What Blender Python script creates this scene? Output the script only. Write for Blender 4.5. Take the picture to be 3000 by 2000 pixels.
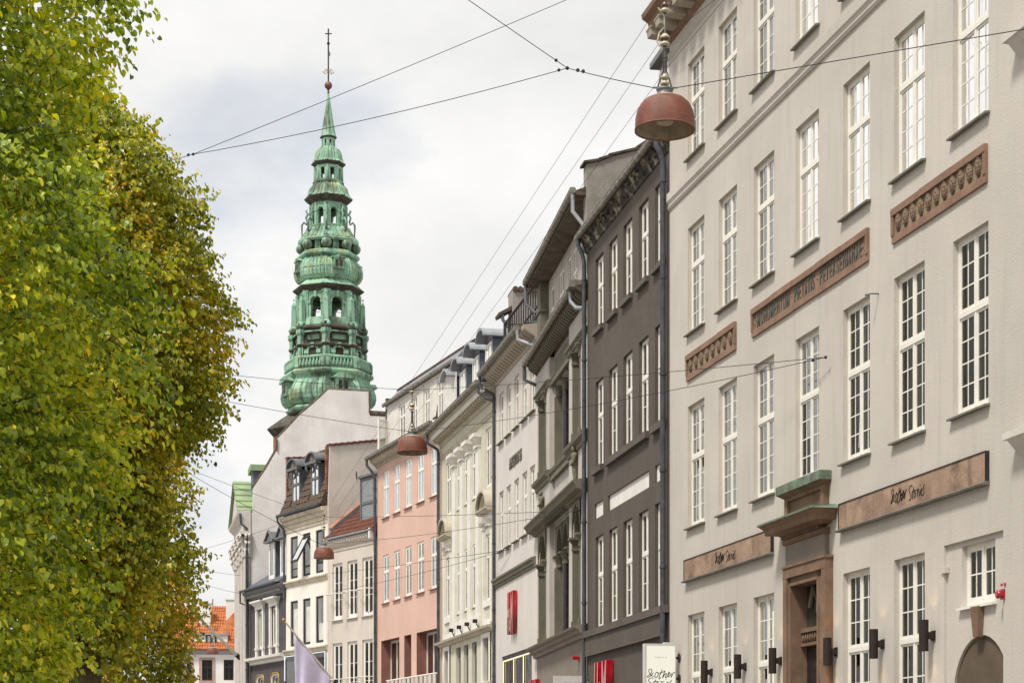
import bpy, bmesh, math, random
from mathutils import Vector, Matrix, Quaternion
R = math.radians
random.seed(7)
SC = bpy.context.scene
for o in list(bpy.data.objects): bpy.data.objects.remove(o)
COL = SC.collection

# ------------------------------------------------------------------ camera
FPX, W0, HOR, EYE = 5500.0, 3000.0, 2262.0, 1.6      # focal length / width / horizon row (photo pixels), eye height
cam_d = bpy.data.cameras.new('camera'); cam = bpy.data.objects.new('camera', cam_d); COL.objects.link(cam)
cam.location = (0, 0, EYE); cam.rotation_euler = (R(90), 0, 0)
cam_d.sensor_width = 36; cam_d.lens = 36*FPX/W0; cam_d.shift_y = (HOR-1000)/W0
cam_d.clip_start = .5; cam_d.clip_end = 2000
SC.camera = cam

# ------------------------------------------------------------------ sky, sun, exposure
SUN_AZ, SUN_EL = R(222), R(58)                         # azimuth clockwise from the view direction
wd = bpy.data.worlds.new('World'); SC.world = wd; wd.use_nodes = True
nt = wd.node_tree; nt.nodes.clear()
N_ = lambda t: nt.nodes.new(t)
out = N_('ShaderNodeOutputWorld'); bg = N_('ShaderNodeBackground'); bg.inputs[1].default_value = .1
sky = N_('ShaderNodeTexSky'); sky.sky_type = 'NISHITA'; sky.sun_disc = False
sky.sun_elevation = SUN_EL; sky.sun_rotation = SUN_AZ; sky.air_density = 1.0; sky.dust_density = 2.0
tc = N_('ShaderNodeTexCoord')
mp = N_('ShaderNodeMapping'); mp.inputs['Scale'].default_value = (1.0, 1.0, 1.7); mp.inputs['Location'].default_value = (.37, 1.3, .12)
n1 = N_('ShaderNodeTexNoise'); n1.inputs['Scale'].default_value = 3.4; n1.inputs['Detail'].default_value = 7; n1.inputs['Roughness'].default_value = .52
r1 = N_('ShaderNodeValToRGB'); r1.color_ramp.elements[0].position = .32; r1.color_ramp.elements[1].position = .45
n2 = N_('ShaderNodeTexNoise'); n2.inputs['Scale'].default_value = 5.2; n2.inputs['Detail'].default_value = 8; n2.inputs['Roughness'].default_value = .55
r2 = N_('ShaderNodeValToRGB'); r2.color_ramp.elements[0].position = .33; r2.color_ramp.elements[1].position = .62
r2.color_ramp.elements[0].color = (7.3, 7.28, 7.22, 1); r2.color_ramp.elements[1].color = (9.0, 8.92, 8.8, 1)
hz = N_('ShaderNodeMix'); hz.data_type = 'RGBA'; hz.inputs['Factor'].default_value = .62; hz.inputs['B'].default_value = (7.4, 7.85, 8.45, 1)
mx = N_('ShaderNodeMix'); mx.data_type = 'RGBA'
L = nt.links.new
L(tc.outputs['Generated'], mp.inputs[0]); L(mp.outputs[0], n1.inputs['Vector']); L(mp.outputs[0], n2.inputs['Vector'])
L(n1.outputs[0], r1.inputs[0]); L(n2.outputs[0], r2.inputs[0])
L(sky.outputs[0], hz.inputs['A']); L(hz.outputs['Result'], mx.inputs['A']); L(r2.outputs[0], mx.inputs['B']); L(r1.outputs[0], mx.inputs['Factor'])
L(mx.outputs['Result'], bg.inputs[0]); L(bg.outputs[0], out.inputs[0])
sd = bpy.data.lights.new('sun', 'SUN'); sd.energy = 3.7; sd.angle = R(10); sd.color = (1, .95, .88)
sun = bpy.data.objects.new('sun', sd); COL.objects.link(sun)
sv = Vector((math.sin(SUN_AZ)*math.cos(SUN_EL), math.cos(SUN_AZ)*math.cos(SUN_EL), math.sin(SUN_EL)))
sun.rotation_euler = (-sv).to_track_quat('-Z', 'Y').to_euler(); sun.location = sv*60
SC.view_settings.view_transform = 'Standard'; SC.view_settings.look = 'None'
SC.view_settings.exposure = 0.15; SC.view_settings.gamma = 1.0
SC.view_settings.use_curve_mapping = False
SC.render.engine = 'CYCLES'
SC.cycles.max_bounces = 6; SC.cycles.transparent_max_bounces = 12; SC.cycles.caustics_reflective = False; SC.cycles.caustics_refractive = False
SC.cycles.use_denoising = True

# ------------------------------------------------------------------ materials
MATS = {}
def newmat(name):
    m = bpy.data.materials.new(name); m.use_nodes = True; m.node_tree.nodes.clear(); MATS[name] = m
    return m, m.node_tree
def surf(name, col, rough=.85, var=.1, scale=1.3, grain=.0, gscale=45, streak=.0, bump=.1, bscale=35, col2=None, metal=0, spec=.3, mottle=0, mcol=None, mscale=2.0):
    """plaster, stone, paint, metal: base colour with soft patches, vertical run-off streaks, stains and fine relief"""
    m, t = newmat(name); nn = t.nodes.new; ln = t.links.new
    o = nn('ShaderNodeOutputMaterial'); b = nn('ShaderNodeBsdfPrincipled')
    b.inputs['Roughness'].default_value = rough; b.inputs['Metallic'].default_value = metal
    b.inputs['Specular IOR Level'].default_value = spec
    c = nn('ShaderNodeTexCoord'); v = c.outputs['Object']
    def noise(s, det=5, vec=v, ro=.6):
        n = nn('ShaderNodeTexNoise'); n.inputs['Scale'].default_value = s; n.inputs['Detail'].default_value = det; n.inputs['Roughness'].default_value = ro
        ln(vec, n.inputs['Vector']); return n.outputs[0]
    def ramp(s, a, b_, lo=.0, hi=1.0):
        r = nn('ShaderNodeMapRange'); r.inputs[1].default_value = a; r.inputs[2].default_value = b_; r.inputs[3].default_value = lo; r.inputs[4].default_value = hi
        ln(s, r.inputs[0]); return r.outputs[0]
    def mix(f, a, b_):
        k = nn('ShaderNodeMix'); k.data_type = 'RGBA'
        if isinstance(f, float): k.inputs['Factor'].default_value = f
        else: ln(f, k.inputs['Factor'])
        for s, i in ((a, 'A'), (b_, 'B')):
            if isinstance(s, tuple): k.inputs[i].default_value = (*s, 1)
            else: ln(s, k.inputs[i])
        return k.outputs['Result']
    dk = tuple(x*(1-var*2) for x in col); lt = tuple(min(1, x*(1+var)) for x in col)
    cc = mix(ramp(noise(scale), .3, .7), dk if col2 is None else col2, lt)
    if streak:
        s = nn('ShaderNodeMapping'); s.inputs['Scale'].default_value = (3.5, 3.5, .22); ln(v, s.inputs[0])
        cc = mix(ramp(noise(1.6, 6, s.outputs[0]), .52, .78, 0, streak), cc, tuple(x*.45 for x in col))
    if mottle:
        cc = mix(ramp(noise(mscale, 8, v, .68), .5, .66, 0, mottle), cc, mcol or tuple(x*.35 for x in col))
    if grain:
        cc = mix(ramp(noise(gscale, 2), .35, .7, 0, grain), cc, tuple(x*.6 for x in col))
    ln(cc, b.inputs['Base Color'])
    if bump:
        bp = nn('ShaderNodeBump'); bp.inputs['Strength'].default_value = bump; bp.inputs['Distance'].default_value = .02
        ln(noise(bscale, 4), bp.inputs['Height']); ln(bp.outputs[0], b.inputs['Normal'])
    ln(b.outputs[0], o.inputs[0]); return m
def glassmat(name, tint=(.9, .92, .9), base=.3, rough=.02, wav=.5, mult=1.7):
    m, t = newmat(name); nn = t.nodes.new; ln = t.links.new
    o = nn('ShaderNodeOutputMaterial'); tr = nn('ShaderNodeBsdfTransparent'); tr.inputs[0].default_value = (*tint, 1)
    g = nn('ShaderNodeBsdfGlossy'); g.inputs['Color'].default_value = (.97, .97, .96, 1); g.inputs['Roughness'].default_value = rough
    lf = nn('ShaderNodeLayerWeight'); lf.inputs[0].default_value = .5; pw_ = nn('ShaderNodeMath'); pw_.operation = 'POWER'; pw_.inputs[1].default_value = 4.0; ln(lf.outputs['Facing'], pw_.inputs[0])
    lw = nn('ShaderNodeMath'); lw.operation = 'MULTIPLY_ADD'; lw.inputs[1].default_value = .95; lw.inputs[2].default_value = .045; ln(pw_.outputs[0], lw.inputs[0])
    ad = nn('ShaderNodeMath'); ad.operation = 'MULTIPLY_ADD'; ad.inputs[1].default_value = mult; ad.inputs[2].default_value = base; ad.use_clamp = True
    mi = nn('ShaderNodeMixShader'); c = nn('ShaderNodeTexCoord'); no = nn('ShaderNodeTexNoise'); no.inputs['Scale'].default_value = 3.2; no.inputs['Detail'].default_value = 1
    oi = nn('ShaderNodeObjectInfo'); av = nn('ShaderNodeVectorMath'); av.operation = 'ADD'; cb = nn('ShaderNodeCombineXYZ'); sc_ = nn('ShaderNodeMath'); sc_.operation = 'MULTIPLY'; sc_.inputs[1].default_value = 40
    ln(oi.outputs['Random'], sc_.inputs[0]); ln(sc_.outputs[0], cb.inputs[0]); ln(c.outputs['Object'], av.inputs[0]); ln(cb.outputs[0], av.inputs[1]); ln(av.outputs[0], no.inputs['Vector'])
    bp = nn('ShaderNodeBump'); bp.inputs['Strength'].default_value = wav; bp.inputs['Distance'].default_value = .01
    ln(no.outputs[0], bp.inputs['Height']); ln(bp.outputs[0], g.inputs['Normal'])
    ln(lw.outputs[0], ad.inputs[0]); ln(ad.outputs[0], mi.inputs[0]); ln(tr.outputs[0], mi.inputs[1]); ln(g.outputs[0], mi.inputs[2]); ln(mi.outputs[0], o.inputs[0])
    return m
def emit(name, col, st):
    m, t = newmat(name); o = t.nodes.new('ShaderNodeOutputMaterial'); e = t.nodes.new('ShaderNodeEmission')
    e.inputs[0].default_value = (*col, 1); e.inputs[1].default_value = st; t.links.new(e.outputs[0], o.inputs[0]); return m
def s2l(r, g, b):
    f = lambda c: (c/255/12.92 if c <= 10 else ((c/255+.055)/1.055)**2.4)
    return (f(r), f(g), f(b))

surf('cream_plaster', (.575, .53, .47), var=.07, scale=.35, streak=.28, grain=.14, gscale=30, bump=.3, bscale=30, mottle=.3, mcol=(.5, .445, .39), mscale=.6)
surf('cream_sill', (.20, .19, .16), var=.2, scale=4, mottle=.4, mcol=(.12, .13, .1))
surf('white_paint', (.80, .77, .70), rough=.55, var=.05, scale=3, bump=.05, spec=.4)
surf('white_trim', (.76, .73, .67), rough=.6, var=.06, scale=2, streak=.08, bump=.06)
surf('sandstone', (.40, .27, .19), var=.2, scale=2.2, streak=.75, grain=.25, bump=.45, bscale=30, mottle=.75, mcol=(.13, .085, .06), mscale=1.6)
surf('sandstone_frame', (.285, .175, .12), var=.15, scale=2.5, streak=.2, grain=.2, bump=.35, mottle=.3, mcol=(.2, .12, .08))
surf('sandstone_field', (.33, .25, .165), var=.2, scale=3, grain=.3, bump=.4, mottle=.5, mcol=(.2, .2, .11))
surf('carved_stone', (.27, .185, .125), var=.35, scale=9, grain=.4, gscale=60, bump=.7, bscale=60, mottle=.4, mcol=(.05, .04, .03))
surf('letter_bronze', (.045, .055, .04), rough=.5, var=.3, scale=8, spec=.5, mottle=.35, mcol=(.16, .2, .13), mscale=10)
surf('portal_stone', (.23, .145, .095), var=.16, scale=2.5, streak=.3, grain=.2, bump=.35, mottle=.4, mcol=(.16, .1, .07))
surf('patina', (.16, .225, .165), rough=.75, var=.25, scale=5, streak=.35, bump=.15, mottle=.6, mcol=(.17, .13, .08))
surf('dark_door', (.03, .024, .02), rough=.5, var=.3, scale=4)
surf('iron_dark', (.035, .03, .028), rough=.6, var=.3, scale=6, bump=.2)
surf('gate_board', (.13, .095, .065), rough=.8, var=.12, scale=3, grain=.3, bump=.1)
surf('lamp_brown', (.032, .02, .017), rough=.75, var=.2, scale=10, bump=.25, bscale=80)
surf('charcoal_plaster', (.108, .088, .073), var=.1, scale=.5, streak=.3, mottle=.2, mcol=(.16, .14, .125), grain=.2, gscale=35, bump=.3, bscale=25)
surf('charcoal_trim', (.118, .098, .083), var=.1, scale=1.5, streak=.15, bump=.15)
surf('peeling', (.055, .045, .035), var=.3, scale=4, bump=.8, bscale=9, mottle=.9, mcol=(.42, .38, .3), mscale=3.2)
surf('zinc', (.19, .195, .205), rough=.5, var=.15, scale=3, streak=.3, metal=.5, bump=.08, spec=.5)
surf('zinc_pale', (.34, .355, .37), rough=.5, var=.12, scale=3, streak=.25, metal=.3, bump=.05, spec=.5)
surf('gutter_metal', (.27, .25, .21), rough=.55, var=.2, scale=5, metal=.35, bump=.1, streak=.3, mottle=.4, mcol=(.1, .085, .06), mscale=6)
surf('pipe_dark', (.075, .082, .095), rough=.55, var=.2, scale=4, metal=.2, bump=.1, mottle=.12, mcol=(.3, .32, .32), mscale=9)
surf('grey_render', (.33, .30, .265), var=.12, scale=1.2, streak=.2, grain=.25, bump=.5, bscale=14, mottle=.45, mcol=(.19, .16, .13), mscale=1.6)
surf('gable_render', (.76, .72, .685), var=.09, scale=.6, streak=.22, grain=.15, bump=.4, bscale=12, mottle=.4, mcol=(.58, .53, .48), mscale=.9)
surf('beige_gable', (.72, .655, .575), var=.1, scale=.6, streak=.25, grain=.15, bump=.4, bscale=12, mottle=.5, mcol=(.60, .52, .42), mscale=.8)
surf('palazzo_pale', (.50, .465, .42), var=.07, scale=.9, streak=.14, grain=.12, bump=.25)
surf('palazzo_olive', (.185, .172, .125), var=.14, scale=2, streak=.25, grain=.2, bump=.3, mottle=.4, mcol=(.11, .10, .065))
surf('palazzo_grey', (.40, .385, .38), var=.08, scale=1.5, streak=.15, bump=.2)
surf('palazzo_base', (.245, .205, .17), var=.08, scale=1, grain=.2, bump=.25)
surf('granite_dark', (.045, .033, .034), rough=.35, var=.3, scale=9, spec=.5, grain=.3, bump=.05)
surf('soffit_wood', (.13, .10, .075), var=.25, scale=3, streak=.3, bump=.4, bscale=10)
surf('shop_plaster', (.63, .585, .535), var=.05, scale=.8, streak=.1, grain=.08, bump=.2)
surf('shop_cornice', (.44, .385, .315), var=.12, scale=3, streak=.25, bump=.35, mottle=.4, mcol=(.22, .18, .13), mscale=3)
surf('green_plaster', (.60, .575, .455), var=.06, scale=.9, streak=.12, grain=.1, bump=.2, mottle=.15, mcol=(.4, .37, .27))
surf('green_cornice', (.52, .47, .37), var=.1, scale=2.5, streak=.22, bump=.3, mottle=.35, mcol=(.3, .25, .17), mscale=3)
surf('pink_plaster', (.68, .455, .365), var=.07, scale=.5, streak=.25, grain=.12, bump=.25, mottle=.2, mcol=(.66, .42, .34))
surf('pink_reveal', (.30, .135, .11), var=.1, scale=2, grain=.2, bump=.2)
surf('white_wood', (.70, .67, .62), rough=.6, var=.07, scale=2, streak=.35, bump=.12)
surf('lead', (.24, .25, .28), rough=.5, var=.2, scale=2, streak=.3, metal=.2, bump=.2, mottle=.35, mcol=(.15, .11, .08))
surf('slate', (.105, .12, .145), rough=.55, var=.12, scale=3, grain=.3, bump=.15, spec=.45)
surf('beige_plaster', (.62, .555, .48), var=.06, scale=.9, streak=.12, grain=.1, bump=.2)
surf('ivory_plaster', (.80, .76, .68), var=.05, scale=.9, streak=.1, bump=.12)
surf('ivory_cornice', (.66, .58, .45), var=.1, scale=2, streak=.25, bump=.25)
surf('brown_tile', (.11, .078, .055), rough=.85, var=.3, scale=5, bump=.4, mottle=.4, mcol=(.06, .05, .035), mscale=5)
surf('red_tile', (.15, .06, .04), rough=.85, var=.25, scale=3, bump=.4, mottle=.35, mcol=(.2, .06, .03), mscale=5)
surf('orange_tile', (.52, .19, .075), rough=.85, var=.2, scale=2, bump=.4, mottle=.25, mcol=(.4, .11, .04), mscale=3)
surf('brick', (.32, .13, .07), var=.3, scale=6, bump=.5, bscale=30)
surf('aubergine_plaster', (.085, .075, .08), var=.12, scale=2, bump=.2)
surf('gold_trim', (.42, .27, .07), rough=.45, var=.2, scale=9, metal=.4)
surf('stone_white', (.62, .58, .53), var=.1, scale=2, streak=.2, bump=.25, mottle=.2, mcol=(.42, .36, .3))
surf('copper_roof', (.27, .36, .21), rough=.75, var=.12, scale=1, streak=.2, bump=.1, mottle=.5, mcol=(.40, .47, .15), mscale=.7)
surf('frame_dark', (.03, .028, .028), rough=.5, var=.15, scale=4)
surf('frame_grey', (.15, .155, .155), rough=.5, var=.15, scale=4)
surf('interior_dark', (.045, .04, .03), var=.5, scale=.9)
surf('interior_warm', (.42, .28, .12), var=.4, scale=1.2)
surf('curtain', (.84, .80, .70), var=.12, scale=4, streak=.35)
surf('sign_red', (.27, .004, .01), rough=.22, var=.15, scale=6, bump=.05, spec=.6)
surf('sign_sky_sheen', (.55, .25, .22), rough=.4, var=.1)  # pale pink letter fronts: grazing sky reflection put into the colour
surf('sign_metal', (.62, .60, .57), rough=.5, var=.06)
surf('black_letter', (.02, .016, .012), rough=.6, var=.1)
surf('grey_letter', (.14, .125, .10), rough=.6, var=.2, scale=9)
surf('siren_red', (.34, .008, .012), rough=.12, var=.1, spec=.7, bump=0)
surf('shade_red', (.20, .062, .036), rough=.5, var=.25, scale=3, grain=.45, gscale=90, bump=.35, bscale=110, spec=.4, streak=.5, mottle=.45, mcol=(.27, .16, .125), mscale=4)
surf('shade_inner', (.46, .38, .28), rough=.7, var=.15, scale=8, mottle=.45, mcol=(.2, .13, .08), mscale=6)
surf('porcelain', (.50, .45, .31), rough=.3, var=.2, scale=12, spec=.5)
surf('insulator_brown', (.10, .055, .04), rough=.3, var=.2, scale=12, spec=.5)
surf('cable', (.02, .02, .022), rough=.6, var=.1, bump=0)
surf('steel', (.2, .2, .2), rough=.45, var=.2, metal=.6)
surf('flag_cloth', (.62, .58, .77), rough=.9, var=.05, scale=2, bump=.15, bscale=90)
surf('pole_white', (.68, .62, .53), rough=.5, var=.06)
surf('bark', (.10, .075, .035), var=.3, scale=6, bump=.8, bscale=14)
surf('paving', (.24, .22, .2), var=.15, scale=1.5, bump=.4, bscale=8)
surf('house_white', (.78, .75, .70), var=.04, scale=.8, bump=.1)
surf('pink_stone', (.45, .30, .26), var=.1, scale=2)
surf('leaf_plant', (.09, .2, .03), rough=.6, var=.3, scale=8)
surf('flower', (.72, .55, .55), rough=.7, var=.2, scale=8)
glassmat('glass', base=.12, mult=.7)
glassmat('glass_dark', tint=(.7, .7, .62), base=0.0, mult=.38)
glassmat('glass_bright', tint=(.8, .8, .78), base=.8)
glassmat('glass_clear', tint=(1, 1, 1), base=.03, mult=.8)
glassmat('glass_sky', tint=(.9, .9, .88), base=.97)
emit('sign_lit', (1.0, .96, .80), .82)
emit('warm_glow', (1.0, .58, .16), 2.2)
emit('strip_glow', (1.0, .84, .5), 1.5)
emit('neon_white', (.95, 1, .96), 1.1)
def copper():
    """weathered copper: verdigris with yellow-green, black run-off below ledges"""
    m, t = newmat('verdigris'); nn = t.nodes.new; ln = t.links.new
    o = nn('ShaderNodeOutputMaterial'); b = nn('ShaderNodeBsdfPrincipled'); b.inputs['Roughness'].default_value = .7
    c = nn('ShaderNodeTexCoord')
    def noise(s, sc, det=6):
        mpg = nn('ShaderNodeMapping'); mpg.inputs['Scale'].default_value = sc; ln(c.outputs['Object'], mpg.inputs[0])
        n = nn('ShaderNodeTexNoise'); n.inputs['Scale'].default_value = s; n.inputs['Detail'].default_value = det; n.inputs['Roughness'].default_value = .65; ln(mpg.outputs[0], n.inputs['Vector']); return n.outputs[0]
    def rng(s, a, b_, hi):
        r = nn('ShaderNodeMapRange'); r.inputs[1].default_value = a; r.inputs[2].default_value = b_; r.inputs[4].default_value = hi; ln(s, r.inputs[0]); return r.outputs[0]
    def mix(f, a, b_):
        k = nn('ShaderNodeMix'); k.data_type = 'RGBA'; ln(f, k.inputs['Factor'])
        for s, i in ((a, 'A'), (b_, 'B')):
            if isinstance(s, tuple): k.inputs[i].default_value = (*s, 1)
            else: ln(s, k.inputs[i])
        return k.outputs['Result']
    cc = mix(rng(noise(.5, (1, 1, 1)), .35, .68, 1), (.20, .39, .265), (.36, .55, .40))
    cc = mix(rng(noise(.35, (1, 1, 1.6)), .53, .66, .75), cc, (.34, .36, .13))
    cc = mix(rng(noise(.8, (1.3, 1.3, .25)), .50, .64, .85), cc, (.04, .05, .034))
    cc = mix(rng(noise(.22, (1, 1, 1)), .48, .62, .8), cc, (.06, .085, .055))
    ln(cc, b.inputs['Base Color']); ln(b.outputs[0], o.inputs[0])
copper()
surf('copper_dark', (.075, .06, .045), rough=.7, var=.35, scale=.8, mottle=.5, mcol=(.12, .2, .13), mscale=1)
surf('copper_ball', (.20, .10, .065), rough=.5, var=.25, scale=2, metal=.3)
def leafmat(name, stops, trans=.35):
    m, t = newmat(name); nn = t.nodes.new; ln = t.links.new
    o = nn('ShaderNodeOutputMaterial'); at = nn('ShaderNodeAttribute'); at.attribute_name = 'tone'
    oi = nn('ShaderNodeObjectInfo'); ad = nn('ShaderNodeMath'); ad.operation = 'ADD'
    at2 = nn('ShaderNodeAttribute'); at2.attribute_name = 'solo'; mu = nn('ShaderNodeMath'); mu.operation = 'MULTIPLY'
    ln(oi.outputs['Random'], mu.inputs[0]); ln(at2.outputs['Fac'], mu.inputs[1]); ln(at.outputs['Fac'], ad.inputs[0]); ln(mu.outputs[0], ad.inputs[1])
    rp = nn('ShaderNodeValToRGB'); els = rp.color_ramp.elements
    while len(els) < len(stops): els.new(.5)
    for e, (p, c) in zip(els, stops): e.position = p; e.color = (*c, 1)
    ln(ad.outputs[0], rp.inputs[0])
    b = nn('ShaderNodeBsdfPrincipled'); b.inputs['Roughness'].default_value = .38; b.inputs['Specular IOR Level'].default_value = .55
    tr = nn('ShaderNodeBsdfTranslucent'); mi = nn('ShaderNodeMixShader'); mi.inputs[0].default_value = trans
    hs = nn('ShaderNodeHueSaturation'); hs.inputs['Value'].default_value = 1.5; hs.inputs['Saturation'].default_value = 1.1; ln(rp.outputs[0], hs.inputs['Color'])
    ln(rp.outputs[0], b.inputs['Base Color']); ln(hs.outputs[0], tr.inputs[0]); ln(b.outputs[0], mi.inputs[1]); ln(tr.outputs[0], mi.inputs[2]); ln(mi.outputs[0], o.inputs[0])
leafmat('linden_green', [(0, (0.069, 0.115, 0.014)), (.3, (0.230, 0.310, 0.025)), (.6, (0.483, 0.540, 0.040)), (.85, (0.828, 0.759, 0.057)), (1, (0.805, 0.483, 0.052))], .34)
leafmat('linden_olive', [(0, (0.081, 0.109, 0.014)), (.3, (0.253, 0.287, 0.025)), (.65, (0.506, 0.471, 0.040)), (.9, (0.782, 0.621, 0.046)), (1, (0.713, 0.345, 0.040))], .36)
leafmat('linden_amber', [(0, (0.092, 0.127, 0.016)), (.3, (0.276, 0.310, 0.029)), (.62, (0.506, 0.460, 0.040)), (.87, (0.759, 0.529, 0.046)), (1, (0.713, 0.310, 0.040))], .36)
M = MATS
# ------------------------------------------------------------------ mesh helpers
class MB:
    """collects shapes; build() links them as ONE mesh object"""
    def __init__(s): s.v, s.f, s.mi, s.cur, s.sm = [], [], [], 0, []
    def add(s, vs, fs, smooth=False):
        k = len(s.v); s.v += [tuple(v) for v in vs]
        for f in fs: s.f.append(tuple(i+k for i in f)); s.mi.append(s.cur); s.sm.append(smooth)
        return s
    def hexa(s, p):
        return s.add(p, [(0, 3, 2, 1), (4, 5, 6, 7), (0, 1, 5, 4), (1, 2, 6, 5), (2, 3, 7, 6), (3, 0, 4, 7)])
    def box(s, x0, x1, y0, y1, z0, z1):
        return s.hexa([(x0, y0, z0), (x1, y0, z0), (x1, y1, z0), (x0, y1, z0), (x0, y0, z1), (x1, y0, z1), (x1, y1, z1), (x0, y1, z1)])
    def prism(s, poly, axis, a, b, caps=True):
        n = len(poly)
        mk = {'x': lambda p, t: (t, p[0], p[1]), 'y': lambda p, t: (p[0], t, p[1]), 'z': lambda p, t: (p[0], p[1], t)}[axis]
        vs = [mk(p, a) for p in poly]+[mk(p, b) for p in poly]
        fs = [(i, (i+1) % n, n+(i+1) % n, n+i) for i in range(n)]
        if caps: fs += [tuple(range(n-1, -1, -1)), tuple(range(n, 2*n))]
        return s.add(vs, fs)
    def quad(s, a, b, c, d): return s.add([a, b, c, d], [(0, 1, 2, 3)])
    def tube(s, pts, r, n=8, caps=True, smooth=True, flat=None):
        pts = [Vector(p) for p in pts]; rs = r if isinstance(r, (list, tuple)) else [r]*len(pts)
        vs, fs = [], []; up = None
        for i, p in enumerate(pts):
            d = (pts[min(i+1, len(pts)-1)]-pts[max(i-1, 0)]).normalized()
            if up is None: up = Vector((0, 0, 1)) if abs(d.z) < .9 else Vector((1, 0, 0))
            a = d.cross(up).normalized(); b = a.cross(d).normalized(); up = b
            for k in range(n):
                t = 2*math.pi*k/n; vs.append(p+(a*math.cos(t)+b*math.sin(t))*rs[i])
        for i in range(len(pts)-1):
            for k in range(n): fs.append((i*n+k, i*n+(k+1) % n, (i+1)*n+(k+1) % n, (i+1)*n+k))
        s.add(vs, fs, smooth)
        if caps: s.add(vs[:n], [tuple(range(n-1, -1, -1))]); s.add(vs[-n:], [tuple(range(n))])
        return s
    def lathe(s, prof, n=24, c=(0, 0, 0), phase=0, smooth=True, cap0=False, cap1=False):
        vs, fs = [], []
        for r, z in prof:
            for k in range(n):
                t = phase+2*math.pi*k/n; vs.append((c[0]+r*math.cos(t), c[1]+r*math.sin(t), c[2]+z))
        for i in range(len(prof)-1):
            for k in range(n): fs.append((i*n+k, i*n+(k+1) % n, (i+1)*n+(k+1) % n, (i+1)*n+k))
        if cap0: fs.append(tuple(range(n-1, -1, -1)))
        if cap1: fs.append(tuple((len(prof)-1)*n+k for k in range(n)))
        return s.add(vs, fs, smooth)
    def ball(s, c, r, n=12, m=8, sc=(1, 1, 1)):
        vs, fs = [], []
        for i in range(m+1):
            a = math.pi*i/m
            for k in range(n):
                t = 2*math.pi*k/n; vs.append((c[0]+r*sc[0]*math.sin(a)*math.cos(t), c[1]+r*sc[1]*math.sin(a)*math.sin(t), c[2]+r*sc[2]*math.cos(a)))
        for i in range(m):
            for k in range(n): fs.append((i*n+k, (i+1)*n+k, (i+1)*n+(k+1) % n, i*n+(k+1) % n))
        return s.add(vs, fs, True)
    def wall(s, x0, x1, z0, z1, y=0.0, ops=(), rev=.12, rmi=None):
        """plane y with rectangular openings (x0,x1,z0,z1[,depth]) and their reveals"""
        xs = sorted({x0, x1, *[v for o in ops for v in o[:2] if x0 < v < x1]}); zs = sorted({z0, z1, *[v for o in ops for v in o[2:4] if z0 < v < z1]})
        for i in range(len(xs)-1):
            for j in range(len(zs)-1):
                cx, cz = (xs[i]+xs[i+1])/2, (zs[j]+zs[j+1])/2
                if any(o[0] < cx < o[1] and o[2] < cz < o[3] for o in ops): continue
                s.quad((xs[i], y, zs[j]), (xs[i+1], y, zs[j]), (xs[i+1], y, zs[j+1]), (xs[i], y, zs[j+1]))
        cm = s.cur
        for o in ops:
            a, b, c, d = o[:4]; e = y+(o[4] if len(o) > 4 else rev)
            if rmi is not None: s.cur = rmi
            s.quad((a, y, c), (a, e, c), (a, e, d), (a, y, d)); s.quad((b, y, c), (b, y, d), (b, e, d), (b, e, c))
            s.quad((a, y, d), (a, e, d), (b, e, d), (b, y, d)); s.quad((a, y, c), (b, y, c), (b, e, c), (a, e, c))
            s.cur = cm
        return s
    def arch(s, x0, x1, zs, zt, y0, y1, n=12, rise=None):
        """spandrel above a round opening x0..x1 springing at zs, filled up to zt"""
        cx, r = (x0+x1)/2, (x1-x0)/2; rise = rise or r
        pa = [(cx-r*math.cos(math.pi*i/n), zs+rise*math.sin(math.pi*i/n)) for i in range(n+1)]
        for i in range(n):
            (ax, az), (bx, bz) = pa[i], pa[i+1]
            s.quad((ax, y0, az), (bx, y0, bz), (bx, y0, zt), (ax, y0, zt))
            s.quad((ax, y1, az), (ax, y1, zt), (bx, y1, zt), (bx, y1, bz))
            s.quad((ax, y0, az), (ax, y1, az), (bx, y1, bz), (bx, y0, bz))
        s.quad((x0, y0, zt), (x1, y0, zt), (x1, y1, zt), (x0, y1, zt))
        return s
    def mesh(s, name, mats):
        me = bpy.data.meshes.new(name); me.from_pydata(s.v, [], s.f)
        for m in (mats if isinstance(mats, (list, tuple)) else [mats]): me.materials.append(M[m] if isinstance(m, str) else m)
        me.polygons.foreach_set('material_index', s.mi); me.polygons.foreach_set('use_smooth', s.sm)
        me.update(); return me
    def build(s, name, mats, parent=None, loc=None, rot=None, fix=True):
        me = s.mesh(name, mats)
        if fix and len(s.f) < 60000:
            bm = bmesh.new(); bm.from_mesh(me); bmesh.ops.recalc_face_normals(bm, faces=bm.faces); bm.to_mesh(me); bm.free()
        return link(name, me, parent, loc, rot)
def link(name, me, parent=None, loc=None, rot=None):
    o = bpy.data.objects.new(name, me); COL.objects.link(o)
    if parent is not None: o.parent = parent
    if loc is not None: o.location = loc
    if rot is not None: o.rotation_euler = rot
    return o
def tag(o, label, cat, group=None, kind=None):
    o['label'] = label; o['category'] = cat
    if group: o['group'] = group
    if kind: o['kind'] = kind
    return o
def empty(name, loc=(0, 0, 0), rz=0):
    o = bpy.data.objects.new(name, None); COL.objects.link(o); o.location = loc; o.rotation_euler = (0, 0, rz); o.empty_display_size = .3
    return o
def pix(px, py, s):
    """world point seen at photo pixel (px, py) at depth s"""
    return Vector(((px-1500)/FPX*s, s, EYE+(HOR-py)/FPX*s))
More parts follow.
